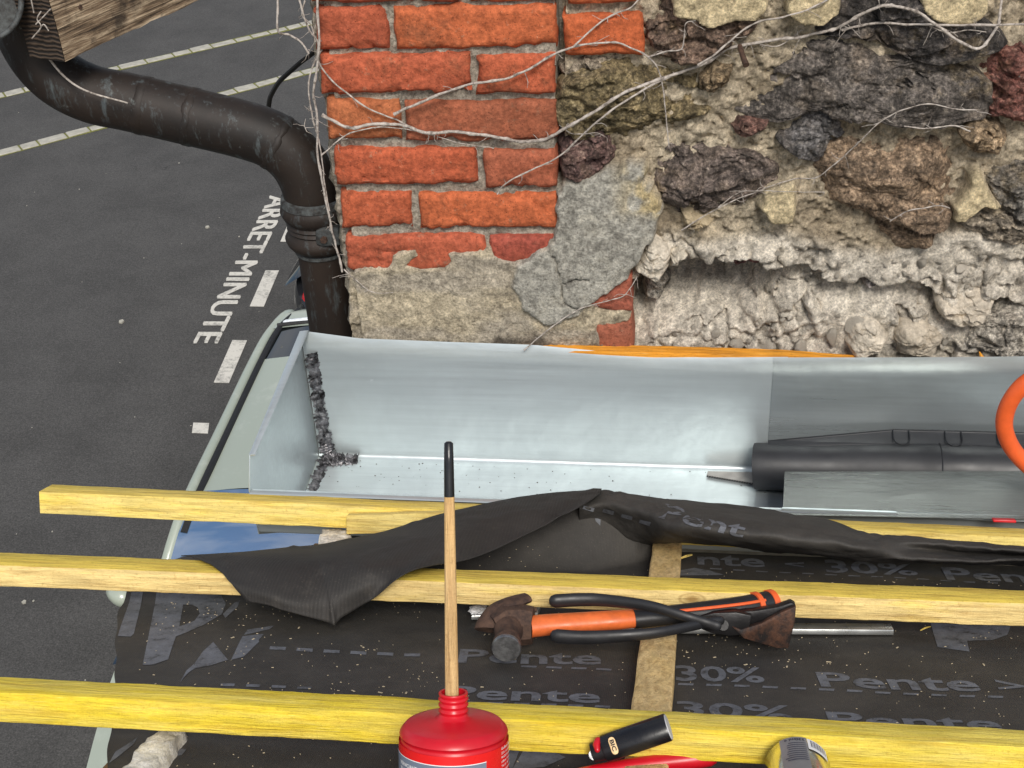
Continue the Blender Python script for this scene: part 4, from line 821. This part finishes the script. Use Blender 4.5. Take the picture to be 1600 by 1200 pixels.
for s, p0, p1, cap in (('Pente', (715, 1033), (940, 1037), 21), ('30%', (1056, 1060), (1196, 1065), 23), ('Pente', (1283, 1071), (1535, 1078), 22), ('>', (1562, 1079), (1606, 1082), 20),
                       ('Pente', (690, 1089), (938, 1096), 20), ('30%', (1056, 1115), (1240, 1124), 22), ('Pente', (1298, 1132), (1570, 1141), 22), ('nte', (1090, 880), (1196, 884), 15), ('<', (1226, 884), (1256, 886), 9), ('30%', (1292, 892), (1436, 898), 16), ('Pente', (1480, 903), (1690, 912), 17)):
    print_text(s, p0, p1, cap)
def dashes(p0, p1, on, off, th):
    n = int((p1[0]-p0[0])/(on+off))
    for k in range(n):
        x0 = p0[0]+k*(on+off); x1 = x0+on; y = lambda x: p0[1]+(p1[1]-p0[1])*(x-p0[0])/(p1[0]-p0[0])
        print_poly([(x0, y(x0)), (x1, y(x1)), (x1-1, y(x1)+th), (x0-1, y(x0)+th)])
dashes((422, 1008), (705, 1022), 25, 17, 4.5); dashes((345, 1066), (520, 1072), 22, 18, 4); dashes((730, 1030), (740, 1030), 10, 10, 3)
dashes((815, 1038), (1000, 1046), 24, 15, 3); dashes((720, 1093), (1000, 1102), 24, 18, 3); dashes((1060, 1064), (1590, 1088), 24, 20, 3); dashes((1110, 886), (1600, 911), 18, 18, 1.6); dashes((880, 862), (960, 872), 18, 22, 3)
print_poly([(246.7, 920), (233, 987), (222.7, 1037), (240, 1036), (262.7, 1028), (274.7, 992), (290, 987), (320, 973), (346.7, 957), (353, 941), (344, 928), (330, 919), (300, 912), (250, 910)], [(286, 944), (300, 944), (309, 948), (312, 957), (304, 968), (280, 977)])
print_poly([(210, 918), (226.7, 918), (209, 989), (204, 993), (184, 992), (190, 973)])
print_poly([(333, 1001), (356, 1029), (330, 1037), (305, 1042), (304, 1034), (317, 1016)]); print_poly([(303, 1035), (306, 1041), (294, 1049), (281, 1064), (291, 1046)])
print_poly([(387, 981), (428, 974.7), (421, 980), (381, 990)]); print_poly([(379, 992), (412, 988), (404, 998), (405, 1001), (381, 1024), (361, 1029)]); print_poly([(348, 957), (366, 940), (375, 936), (371, 946), (352, 963)])
print_poly([(214, 1151), (209, 1160), (182, 1181), (170, 1189), (180, 1172)]); print_poly([(272, 1167), (292, 1167), (284, 1177), (263, 1181)])
print_poly([(1454, 972), (1580, 976), (1574, 990), (1550, 998), (1511, 999), (1515, 1016), (1465, 1009)]); print_poly([(1062, 890), (1085, 886), (1110, 890), (1132, 897), (1062, 898)]); print_poly([(826, 1157), (884, 1180), (850, 1196), (800, 1200)])
print_poly([(770, 1196), (800, 1160), (815, 1162), (800, 1200)])
# lettering on the rolled edge follows its surface
Gs = Gr; nu_, nv_ = Gs.shape[:2]
pp = np.stack(proj(Gs.reshape(-1, 3).T) if False else (800+F*((Gs-O)@CX)/((Gs-O)@fw), 600-F*((Gs-O)@CY)/((Gs-O)@fw)), -1)
def on_roll(px, py):
    d = np.hypot(pp[..., 0]-px, pp[..., 1]-py); i, j = np.unravel_index(np.argsort(d.ravel())[:4], d.shape); wgt = 1/(d[i, j]+.3); q = (Gs[i, j]*wgt[:, None]).sum(0)/wgt.sum()
    dr = ray(px, py); t = ((q-O)@fw)/(dr@fw); return O+dr*(t-.0045)
v, f = text2d('Pent', .02); a0 = np.array([1028., 808.]); d0 = np.array([132., 32.]); u0 = np.array([10., -22.])
MB().add([on_roll(*(a0+d0*x+u0*y)) for x, y in v], f).obj('printed_lettering', M['ink'], roll)
for x0, y0 in ((912, 790), (943, 795), (972, 803), (1000, 812)):
    MB().add([on_roll(*q) for q in ((x0, y0), (x0+17, y0+4), (x0+15, y0+10), (x0-2, y0+5))], [(0, 1, 2, 3)]).obj('printed_mark', M['ink'], roll)

# ------------------------------------------------------------------ verge mortar and stone under the batten ends
def lumpy(name, poly_px, h_top, label, cat, sc=.006, drop=.05, col=(202, 190, 172)):
    Q = np.array([rc(rp(*p, h_top))[:2] for p in poly_px]); mn, mx_ = Q.min(0), Q.max(0); nx = max(8, int((mx_[0]-mn[0])/.003)); ne = max(8, int((mx_[1]-mn[1])/.003))
    XX, EE = np.meshgrid(np.linspace(mn[0]-.006, mx_[0]+.006, nx), np.linspace(mn[1]-.006, mx_[1]+.006, ne)); P_ = np.stack([XX, EE, 0*XX], -1)
    s_ = sdf([tuple(q) for q in Q], XX+.004*fbm(P_, 60, 3), EE+.004*fbm(P_+5, 60, 3)); hh = h_top+sc*fbm(P_, 45, 5)+.002*fbm(P_, 180, 3)-drop*(1-sstep(-.003, .006, s_))
    o = MB().grid(R0+RX*XX[..., None]+RE*EE[..., None]+RN*hh[..., None]).obj(name, M['dusty'], sharp=80, color=L(*col), label=label, cat=cat); return o
lumpy('verge_mortar', [(250, 1128), (300, 1132), (246, 1202), (225, 1240), (140, 1240), (185, 1195), (205, 1172)], .012, 'strip of pale broken mortar on the roof edge at the lower left', 'mortar', .004, .05, (232, 226, 212))
lumpy('verge_stone', [(492, 838), (500, 826), (530, 824), (556, 830), (548, 850), (505, 856)], .012, 'pale rough stone under the back batten beside the offcut', 'stone', .005, .06, (226, 218, 204))

# ------------------------------------------------------------------ zinc box gutter
GX0 = -.6265; GB = 1.868; GF = 1.532; ZF = 4.565; ZL = 4.757; ZFF = float(pY(440, 836, 1.532)[2])
gut = thing('zinc_gutter', 'open grey zinc box gutter with a soldered end, lying along the wall', 'gutter', (GX0, 1.7, ZF))
TOP = [(472, 521), (560, 534), (700, 541), (830, 546), (930, 555), (1020, 562), (1100, 564), (1250, 561), (1600, 557), (1900, 553)]
tx = [pY(*p, GB)[0] for p in TOP]; tz_ = [pY(*p, GB)[2] for p in TOP]
xs_ = np.linspace(GX0, 1.15, 160); zt = np.interp(xs_, tx, tz_); bow = .006*np.sin((xs_-GX0)*4.2)
def gprof(x, z_top, by):
    p = []
    for q in np.linspace(1, 0, 14): p.append((x, GB+by*q*q+.008*(q > .96), ZF+.009+(z_top-ZF-.009)*q))
    for a in np.linspace(0, math.pi/2, 7)[1:]: p.append((x, GB-.009+.009*math.cos(a), ZF+.009-.009*math.sin(a)))
    for q in np.linspace(.05, .95, 9): p.append((x, GB-.014-(GB-.014-GF)*q, ZF-.0008*math.sin(q*9+x*7)+(ZFF-ZF)*sstep(.5, .95, q)))
    for a in np.linspace(math.pi/2, math.pi, 5): p.append((x, GF+.008+.008*math.cos(a), ZFF+.008-.008*math.sin(a)))
    p += [(x, GF+.004, ZL-.004), tuple(rw(x, .022, .0560)), tuple(rw(x, .004, .0556)), tuple(rw(x, .002, .0530))]; return p
split_x = pY(1200, 640, GB)[0]
i0 = int(np.searchsorted(xs_, split_x))
sh1 = MB().grid([gprof(x, z, b_) for x, z, b_ in zip(xs_[:i0+3], zt, bow)]).obj('trough_sheet', M['zinc'], gut, 60)
sh2 = MB().grid([[(a, b_-(.0016 if k < 20 else 0), c+(.0016 if k >= 20 else 0)) for k, (a, b_, c) in enumerate(gprof(x, z, bb))] for x, z, bb in zip(xs_[i0:], zt[i0:], bow[i0:])]).obj('lapped_sheet', M['zinc_shiny'], gut, 60)
zt0 = zt[0]
MB().prism([(GX0-.001, GB+.004, ZF), (GX0-.001, GB+.006, zt0), (GX0-.001, 1.556, 4.800), (GX0-.001, GF-.004, ZL), (GX0-.001, GF, ZFF), (GX0-.001, 1.66, ZF)], (-.0012, 0, 0)).obj('end_cap', M['zinc'], gut)
MB().hexa([(GX0-.003, GB+.006, zt0-.003), (GX0+.013, GB+.006, zt0+.001), (GX0+.007, 1.556, 4.799), (GX0-.003, 1.556, 4.797), (GX0-.003, GB+.006, zt0+.001), (GX0+.013, GB+.006, zt0+.0035), (GX0+.007, 1.556, 4.8025), (GX0-.003, 1.556, 4.801)]).obj('cap_flange', M['zinc'], gut, bevel=.0008)
def bead(path, wid, hgt_, nrm_, side, name='solder_seam'):
    C = spline(path, 34); n = len(C); G = []
    T = np.gradient(C, axis=0); T /= np.linalg.norm(T, axis=1)[:, None]
    us = np.linspace(-1, 1, 15)
    for k in range(n):
        q = C[k][None]+np.zeros((15, 3)); q[:, 0] += us*.02; nn = fbm(q*[1, 1, 1]+3, 150, 4, .65); e_ = 1+.95*float(fbm(C[k]+9, 260, 3, .7))
        G.append([C[k]+side*wid*e_*u+nrm_*(hgt_*((1-abs(u)**3)*(.45+1.5*nn[m])+.25*math.sin(k*1.3+2*u)*(1-abs(u)))) for m, u in enumerate(us)])
    return MB().grid(G).obj(name, M['solder'], gut, 60)
xw = GX0+.004
bead([(xw+.012, GB-.004, zt0-.035), (xw+.011, GB-.006, zt0-.11), (xw+.012, GB-.008, ZF+.05), (xw+.016, GB-.014, ZF+.012)], .0108, .0026, np.array([.5, -.86, 0]), np.array([.86, .5, 0]))
bead([(xw+.012, GB-.010, ZF+.006), (xw+.010, GB-.06, ZF+.003), (xw+.010, GB-.11, ZF+.003), (xw+.010, 1.71, ZF+.003)], .0112, .0026, np.array([.4, 0, .9]), np.array([.9, 0, -.4]))
bead([(xw+.010, GB-.020, ZF+.012), (xw+.030, GB-.020, ZF+.008), (xw+.056, GB-.016, ZF+.004), (xw+.068, GB-.014, ZF+.001)], .012, .0045, np.array([0, -.5, .86]), np.array([0, .86, .5]), 'solder_tongue')
pl0 = pY(812, 545, 1.885); pl1 = pY(1345, 557, 1.885)
plank = MB(); PN = 50; G = []
for q in np.linspace(0, 1, PN):
    p = pl0*(1-q)+pl1*q; zz_ = p[2]+.004*math.sin(q*3.1)-.003*q-.004*sstep(.75, 1, q); G.append([(p[0], 1.8785, 4.70), (p[0], 1.8785, zz_-.002), (p[0], 1.880, zz_), (p[0], 1.898, zz_+.0005), (p[0], 1.899, 4.70)])
G = np.array(G); G[:, 1:4, 2] += (.0012*fbm(G[:, 1:4]*[1, 1, 1], 60, 3))
b = MB().grid(G, True); b.f += [tuple(range(5)), tuple(range((PN-1)*5, PN*5))]
b.obj('orange_plank', M['orange_wood'], label='thin orange brown plank wedged between gutter and wall', cat='plank', center=True)

# things lying in the gutter
sh = thing('black_tube', 'black plastic tube with moulded clips lying in the gutter', 'tube', (.45, 1.82, ZF))
xl = pY(1180, 710, 1.83)[0]; st_ = [(xl, .038, 0), (xl+.004, .0385, 0), (xl+.10, .0395, .001), (xl+.20, .0425, .003), (xl+.28, .044, .003), (xl+.40, .044, .003), (xl+.9, .044, .003)]
MB().tube([(x, GB-.004-r-.001, ZF+r+.0015+o_) for x, r, o_ in st_], [r for _, r, _ in st_], 36).obj('barrel', M['pipe_black'], sh, 60)
MB().prism([(xl+.02, GB-.035, ZF+.0765), (xl+.20, GB-.038, ZF+.0885), (xl+.9, GB-.038, ZF+.0905), (xl+.9, GB-.008, ZF+.102), (xl+.22, GB-.012, ZF+.101), (xl+.02, GB-.022, ZF+.078)], (0, -.002, -.003)).obj('seam_flange', M['pipe_black'], sh, bevel=.0008)
for px in (1412, 1495, 1578, 1661):
    x = pY(px, 665, 1.835)[0]; c_ = np.array([x, GB-.030, ZF+.0950])
    MB().tube(spline([c_+np.array([a, b*.95, b*.28+.0008]) for a, b in ((-.0125, .016), (-.0125, -.002), (-.008, -.010), (0, -.0130), (.008, -.010), (.0125, -.002), (.0125, .016))], 5), .0011, 6).obj('clip', M['pipe_black'], sh, 60)
MB().lathe((xl+.29, GB-.049, ZF+.0485), (1, 0, 0), [(.0445, -.001), (.0452, 0), (.0445, .001)], 36, cap=False).obj('joint_ring', M['pipe_black'], sh)
pa = [pZ(1226, 737, 4.668), pZ(1640, 736, 4.668), pZ(1640, 812, ZL+.004), pZ(1223, 804, ZL+.004)]
MB().prism(pa, (0, .0, -.0012)).obj('zinc_plate', M['zinc_dull'], label='loose dull zinc strip laid across the gutter in front of the black tube', cat='sheet', center=True)
sw = thing('hand_saw', 'toothed hand saw blade poking out from under the zinc strip', 'saw', pZ(1180, 755, ZF))
z_ = ZF+.003; s0 = pZ(1104, 744, z_); s1 = pZ(1106, 737, z_); s2 = pZ(1330, 742, z_); s3 = pZ(1330, 781, z_)
MB().prism([s0, s1, s2, s3], (0, 0, .0012)).obj('blade', M['steelsaw'], sw)
tb = MB(); dr = unit(s3-s0); ln = np.linalg.norm(s3-s0); pv = np.array([dr[1], -dr[0], 0])
for k in range(int(ln/.0042)): p = s0+dr*k*.0042; tb.prism([p-pv*.001, p+dr*.0036-pv*.001, p+dr*.0008+pv*.0030], (0, 0, .0012))
tb.obj('teeth', M['blackmetal'], sw, kind='stuff')
hp = [pY(x, y, 1.62) for x, y in ((1760, 540), (1690, 560), (1640, 580), (1602, 599), (1578, 628), (1569, 660), (1576, 690), (1594, 716), (1622, 740), (1665, 762), (1740, 790))]
MB().tube(spline(hp, 8), .0118, 16).obj('orange_hose', M['orange_rub'], label='loop of orange gas hose at the right edge over the gutter', cat='hose')
MB().box(rp(1552, 816, .060), RX*.030, RE*.012, RN*.0035).obj('red_scraper', M['red'], label='sliver of a red tool under the right end of the zinc strip', cat='tool', bevel=.001)

# ------------------------------------------------------------------ tools on the membrane
hm = thing('claw_hammer', 'claw hammer with rusty head and orange handle lying between two battens', 'hammer', rp(795, 1000, 0))
hc = rp(800, 977, .030)
hd = thing  # (alias unused)
fc = rp(791, 1014, .024); ax = unit(fc-rp(797, 965, .034)); 
b = MB().lathe(fc-ax*.062, ax, [(.0125, 0), (.0155, .008), (.0165, .022), (.0140, .030), (.0135, .040), (.0150, .047), (.0158, .050), (.0158, .058), (.0142, .0605)], 32)
head = b.obj('head', M['rust'], hm, 45)
MB().lathe(fc-ax*.004, ax, [(.0160, 0), (.0163, .002), (.0150, .0045), (.001, .005)], 32).obj('striking_face', M['steel'], head)
hb = rp(775, 975, .028)
ck = [rp(*q) for q in ((776, 985, .026), (790, 978, .030), (812, 976, .030), (833, 977, .030))]
MB().tube(ck, [.020, .0245, .0240, .0215], 8, flat=.95).obj('cheek', M['rust'], head, 25)
MB().tube(spline([rp(*q) for q in ((768, 985, .026), (771, 968, .036), (782, 952, .045), (800, 942, .050), (823, 934, .052))], 5), list(np.linspace(.0200, .0105, 21)), 10, flat=.5, upv=RN).obj('claw', M['rust'], head, 60)
MB().tube(spline([rp(*q) for q in ((778, 968, .022), (795, 960, .026), (815, 955, .028), (838, 952, .029))], 5), list(np.linspace(.012, .0050, 16)), 10, flat=.5, upv=RN).obj('claw', M['rust'], head, 60)
hx = [rp(*q) for q in ((828, 979, .030), (860, 976, .031), (920, 972, .033), (960, 969, .035), (992, 966, .036))]
MB().tube(spline(hx, 5), list(np.linspace(.0150, .0130, 21)), 20, flat=.8, upv=RN).obj('handle', M['orange'], hm, 60)
gx_ = [rp(*q) for q in ((990, 967, .036), (1040, 962, .038), (1100, 956, .040), (1160, 949, .042), (1196, 943, .043), (1203, 942, .043))]
gr = MB().tube(spline(gx_, 5), [.0128]*6+list(np.linspace(.0130, .0170, 20)), 20, flat=.85, upv=RN).obj('grip', M['black_grip'], hm, 60)
tg = unit(gx_[-1]-gx_[-2])
MB().tube([gx_[-1]-tg*.003, gx_[-1]+tg*.004, gx_[-1]+tg*.006], [.0176, .0178, .0140], 20, flat=.85, upv=RN).obj('grip_end_ring', M['orange_rub'], gr)
MB().tube([gx_[-2]-tg*.016, gx_[-2]-tg*.010], .0173, 20, flat=.85, upv=RN).obj('grip_band', M['orange_rub'], gr)
MB().tube(spline([p-unit(p-O)*.0150+RN*.004 for p in gx_[1:5]], 5), .0018, 6).obj('grip_stripe', M['orange_rub'], gr)

pk = thing('seaming_pliers', 'black seaming pliers with wide rusty jaws lying over the hammer handle', 'pliers', rp(1100, 990, 0))
for pts, nm in ((((868, 939, .055), (905, 937, .056), (945, 938, .057), (1015, 947, .058), (1067, 962, .052), (1100, 972, .045), (1120, 978, .042)), 0), (((870, 994, .034), (905, 996, .034), (945, 995, .036), (1015, 990, .040), (1067, 981, .042), (1105, 973, .042), (1125, 970, .042)), 1)):
    C = spline([rp(*q) for q in pts], 5)
    MB().tube(C, list(np.interp(np.linspace(0, 1, len(C)), [0, .25, .6, 1], [.0080, .0078, .0058, .0056])), 14, flat=.72, upv=RE, round_ends=True).obj('handle', M['black_grip'], pk, 60)
def plate(poly, e, th, mat, name, par, bev=.0015):
    return MB().prism([fp(x, y, e) for x, y in poly], RE*th).obj(name, mat, par, bevel=bev)
ep = rc(rp(1190, 1003, .002))[1]-.022
plate([(1090, 964), (1115, 958), (1150, 957), (1175, 962), (1168, 992), (1140, 994), (1112, 990), (1092, 982)], ep-.012, .016, M['blackmetal'], 'joint', pk)
plate([(1143, 979), (1158, 984), (1190, 974), (1218, 958), (1244, 947), (1242, 972), (1232, 1014), (1214, 1013), (1162, 998)], ep-.014, .009, M['rustdark'], 'jaw', pk)
plate([(1120, 966), (1150, 956), (1178, 955), (1214, 949), (1236, 941), (1244, 946), (1216, 960), (1188, 973), (1160, 981), (1130, 982)], ep-.004, .014, M['blackmetal'], 'jaw', pk)
MB().tube([fp(1130, 977, ep-.014), fp(1130, 977, ep+.006)], .006, 14).obj('rivet', M['blackmetal'], pk)

def sbar(label, A, B, ht, wd, end):
    a, b = rp(*A, ht), rp(*B, ht); t = thing('solder_bar', label, 'solder', a, 'bars of tin solder')
    MB().box(a-RN*ht*.97, b-a, RE*wd, RN*ht*.97).obj('bar', M['tin'], t, bevel=.0012)
    cr_ = MB()
    bm = bmesh.new(); bmesh.ops.create_icosphere(bm, subdivisions=4, radius=1)
    vv = np.array([v_.co for v_ in bm.verts]); bm.verts.index_update(); ff = [tuple(q.index for q in f_.verts) for f_ in bm.faces]; bm.free()
    vv = vv*(1+.35*fbm(vv, 2.2, 3)+.15*fbm(vv+3, 6, 3))[:, None]
    lx_ = unit(b-a); MB().add([a+lx_*(.006+p[0]*end)+RE*(wd*.45+p[1]*wd*.6)+RN*(ht*.55+p[2]*ht*.75) for p in vv], ff).obj('melted_end', M['crumple'], t, 60)
sbar('short solder bar under the hammer claw', (736, 962), (841, 958), .006, .026, .010)
sbar('long shiny solder bar running out to the right under the pliers', (948, 981), (1397, 984), .007, .022, .016)

# ------------------------------------------------------------------ red flux bottle and its brush
bo = rp(709, 1146, .080); BT = unit(RN+np.array([0.0, .02, 0])-np.array([.0, 0, 0]))
BT = unit(RN+RE*.07+CX*(-.02)); base_h = .079; bb = bo-BT*base_h; BRr = .0448
bt = thing('red_bottle', 'squat red plastic bottle with open threaded neck in the foreground', 'bottle', bb)
MB().lathe(bb, BT, [(.001, 0), (.040, 0), (BRr, .004), (BRr, base_h-.004), (BRr-.0016, base_h-.002), (BRr-.0016, base_h), (BRr, base_h+.002), (BRr-.0006, base_h+.004), (BRr-.0045, base_h+.0085), (BRr-.006, base_h+.0092), (.030, base_h+.0118), (.0160, base_h+.0136), (.0128, base_h+.0148), (.0112, base_h+.0175)], 64, cap=False).obj('body', M['red'], bt, 50)
npf = [(.0112, 0)]; 
for k in range(3): npf += [(.0112, .002+k*.0048), (.0124, .0032+k*.0048), (.0124, .0042+k*.0048), (.0112, .0054+k*.0048)]
npf += [(.0118, .0165), (.0122, .0175), (.0118, .0185), (.0098, .0185), (.0096, .004)]
MB().lathe(bb+BT*(base_h+.0165), BT, npf, 40, cap=False).obj('threaded_neck', M['red'], bt, 60)
def cyl(a, hh, r=BRr+.0006):                        # angle 0 faces the eye; hh below the label top
    vdir = unit((O-bo)-BT*((O-bo)@BT)); sdv = np.cross(BT, vdir); return bb+BT*(base_h-.0045-hh)+r*(math.cos(a)*vdir+math.sin(a)*sdv)
def cpatch(a0, a1, h0, h1, r, mat, name, par, n=30):
    return MB().grid([[cyl(a, h, r) for a in np.linspace(a0, a1, n)] for h in (h0, h1)]).obj(name, mat, par)
lab = cpatch(-1.75, 1.75, -.0015, .066, BRr+.0005, M['red_label'], 'label', bt, 60)
cpatch(-1.65, .60, .0062, .060, BRr+.0009, M['grey_label'], 'label_panel', lab)
cpatch(-1.65, .60, .0055, .0062, BRr+.0010, M['white_print'], 'label_line', lab)
def ctext(s, a0, a1, h, cap, r=BRr+.0013, mat='white_print'):
    v, f = text2d(s, .012); MB().add([cyl(a0+(a1-a0)*x, h-cap*y, r) for x, y in v], f).obj('label_text', M[mat], lab)
ctext('VERNICIANTI - METALLI NUOVI', -1.22, .02, .0132, .0030); ctext('ZUX - NEUF', -1.22, -.65, .0178, .0026)
for k, s in enumerate(('Guilbert Express', 'Z.A. de la Noue', '94120 Fontenay', 's/Bois France', 'Tel 01 48 77', 'www.express.fr')): ctext(s, .98, .98+.032*len(s), .0010+k*.0036, .0018 if k else .0022)
# stick
sb = bb+BT*.012+CX*-.001; tip = None
dr_ = ray(701, 690); nk = bb+BT*(base_h+.034)
t_need = ((nk+BT*.21-O)@fw)/(dr_@fw); tip = O+dr_*t_need
br = thing('flux_brush', 'slim wooden brush handle with a black tip standing in the red bottle', 'brush', sb)
k0 = sb+(tip-sb)*.855
nk2 = rp(706, 1095, .12)
MB().tube([sb, sb+(k0-sb)*.4, sb+(k0-sb)*.8, k0], [.0056, .0056, .0047, .0042], 18).obj('handle', M['dowel'], br, rot=(k0-sb, CX))
MB().tube([k0, k0+(tip-k0)*.6, tip-(tip-k0)*.03, tip], [.00425, .0040, .0036, .0020], 18).obj('painted_tip', M['black_gloss'], br, 60)

# ------------------------------------------------------------------ lighter, red handles, can
ef = NEAR_E-.016
lg0 = fp(944, 1170, ef); lg1 = fp(1044, 1136, ef+.001); lax = unit(lg1-lg0)
li = thing('lighter', 'black pocket lighter leaning on the nearest yellow batten', 'lighter', lg0)
LB = MB().tube([lg0, lg0+lax*.001, lg1-lax*.001, lg1], [.0122, .0126, .0126, .0122], 28, flat=.78, upv=RN-RE*.9).obj('body', M['lighter'], li, 50)
MB().tube([lg1, lg1+lax*.0008], [.0116, .0112], 28, flat=.78, upv=RN-RE*.9).obj('base_disc', plain('frosted_base', L(176, 176, 178), .5), li)
vv = unit(O-lg0); upl = unit(np.cross(lax, vv)); upl = upl if upl@CY > 0 else -upl
hood = lg0-lax*.0062
MB().tube([lg0, lg0-lax*.011], [.0100, .0088], 20, flat=.75, upv=RN-RE*.9).obj('metal_hood', M['blackmetal'], li)
MB().tube([lg0-lax*.010-upl*.002+vv*.005, lg0-lax*.010-upl*.002-vv*.005], .0048, 18).obj('spark_wheel', M['steel'], li, 30)
MB().tube([lg0-lax*.003+upl*.008+vv*.003, lg0-lax*.0055+upl*.005+vv*.006, lg0-lax*.006+upl*.001+vv*.008], [.0036, .0034, .0026], 12, round_ends=True).obj('gas_button', M['red'], li)
v, f = text2d('BIC', .03)
o_ = lg0+lax*.0085+vv*.0112+upl*.0052
bd = MB().tube([o_-upl*.0005, o_-upl*.0100], .0030, 12, flat=.15, upv=vv, round_ends=True).obj('logo_plate', M['gold'], li)
MB().add([o_-lax*.0018*1+lax*.0036*y-upl*.0098*x+vv*.0009 for x, y in v], f).obj('logo_text', M['lighter'], bd)
rh = thing('red_pliers', 'red plastic coated tool handle at the bottom edge below the lighter', 'pliers', rp(1000, 1230, 0))
for k, q in enumerate((((1108, 1182, .024), (1085, 1186, .022), (1040, 1191, .020), (980, 1199, .018), (900, 1214, .016), (820, 1236, .014)), ((1100, 1262, .016), (1060, 1262, .015), (1000, 1258, .014), (900, 1250, .013), (820, 1244, .013)))):
    C = spline([rp(*p) for p in q], 6); MB().tube(C, list(np.interp(np.linspace(0, 1, len(C)), [0, .2, 1], [.0088, .0085, .0065])), 16, round_ends=True).obj('handle', M['red'], rh, 60)
MB().prism([rp(x, y, .016) for x, y in ((825, 1230), (790, 1236), (740, 1246), (740, 1252), (795, 1254), (828, 1250))], RN*-.010).obj('jaws', M['steel'], rh, bevel=.002)
cc = fp(1244, 1196, NEAR_E-.003); crad = .0278; cax = unit(-RE+RN*.02)
cc = rw(rc(cc)[0], NEAR_E-.003, crad+.002)
cn = thing('drink_can', 'shiny can with grey printed label lying against the nearest batten', 'can', cc-RN*crad)
cb = MB().lathe(cc, cax, [(.001, .004), (.019, .004), (.0215, .0), (.0230, .001), (crad-.002, .008), (crad, .013), (crad, .11), (crad-.003, .118), (.001, .119)], 56, cap=False).obj('body', M['can'], cn, 60)
def canp(a, s, r=crad+.0004): return cc+cax*s+r*(math.cos(a)*RN+math.sin(a)*RX)
def canpatch(a0, a1, s0, s1, mat, nm, par, r): return MB().grid([[canp(a, s, r) for a in np.linspace(a0, a1, 24)] for s in (s0, s1)]).obj(nm, mat, par)
cl_ = canpatch(-.62, .22, .012, .11, M['can_label'], 'label', cn, crad+.0004)
bc = canpatch(.24, .95, .013, .034, M['white_print'], 'barcode_patch', cn, crad+.0004)
for k in range(16): canpatch(.34+.034*k, .34+.034*k+.008+.010*(k % 3 == 0), .0155, .029, M['navy'], 'barcode_bar', bc, crad+.0008)
v, f = text2d('330ml e', .02)
MB().add([canp(.16-.62*x, .0155+.0048*(y), crad+.0008) for x, y in v], f).obj('label_text', M['navy'], cl_)
for k in range(9):
    canpatch(-.42+random.uniform(-.08, .1), .17, .024+k*.0042, .0252+k*.0042, M['navy'], 'small_print', cl_, crad+.0008)

# ------------------------------------------------------------------ sawdust and splinters
sd_b = MB(); cnt = 0
while cnt < 1300:
    x = random.uniform(-.62, .62); e = random.uniform(-.92, -.03)
    if random.random() > .35+.65*max(0, math.sin(x*9+1)*math.sin(e*13)): continue
    if e > np.interp(x, ex, ee_)-.07 or x < np.interp(e, le, lx)+.01: continue
    if abs(x-CBX) < .022 and random.random() < .9: continue
    cnt += 1; r = random.choice([.0004, .0005, .0006, .0009]) if random.random() < .96 else .0018; a = random.random()*6.28; h = float(mh(x, e))+.0006; l_ = r*random.uniform(1, 2.6)
    u = np.array([math.cos(a), math.sin(a)]); v_ = np.array([-u[1], u[0]])*r*.5; c = np.array([x, e])
    q = [c-u*l_*.6-v_, c+u*l_*.6-v_*.6, c+u*l_*.5+v_, c-u*l_*.6+v_]; sd_b.prism([rw(*p, h) for p in q], RN*.0005)
sd_b.obj('sawdust', M['chip'], kind='stuff', label='fine pale sawdust sprinkled over the black membrane', cat='sawdust')
MB().tube([rp(1064, 872, .012), rp(1072, 869, .016), rp(1081, 867, .014)], [.0012, .0018, .0012], 6).obj('wood_splinter', M['offcut'], label='tiny wood splinter beside the top of the counter batten', cat='wood')
MB().tube([rp(1438, 985, .004), rp(1446, 981, .006), rp(1454, 979, .004)], [.0007, .0011, .0007], 6).obj('wood_splinter', M['offcut'], label='small curled wood shaving on the membrane right of the solder bar', cat='wood')
MB().tube([pY(1530, 549, 1.882), pY(1533, 556, 1.880), pY(1537, 562, 1.878)], [.0005, .003, .004], 6).obj('wood_splinter', M['orange_wood'], label='orange wood splinter sticking up behind the gutter at the right', cat='wood')

gg_ = MB()
for k in range(90):
    x = GX0+.03+abs(random.gauss(0, .35)); y = GB-.012-abs(random.gauss(0, .05)); r = random.uniform(.0006, .0017)
    if x > .25: continue
    gg_.add([(x+r*a, y+r*b*random.uniform(.6, 1.3), ZF+.0004+r*max(c, 0)) for a, b, c in ((1, 0, 0), (0, 1, 0), (-1, 0, 0), (0, -1, 0), (0, 0, 1))], [(0, 1, 4), (1, 2, 4), (2, 3, 4), (3, 0, 4)])
gg_.obj('gutter_grit', M['interior'], kind='stuff', label='dark grit caught along the fold of the zinc gutter', cat='grit')
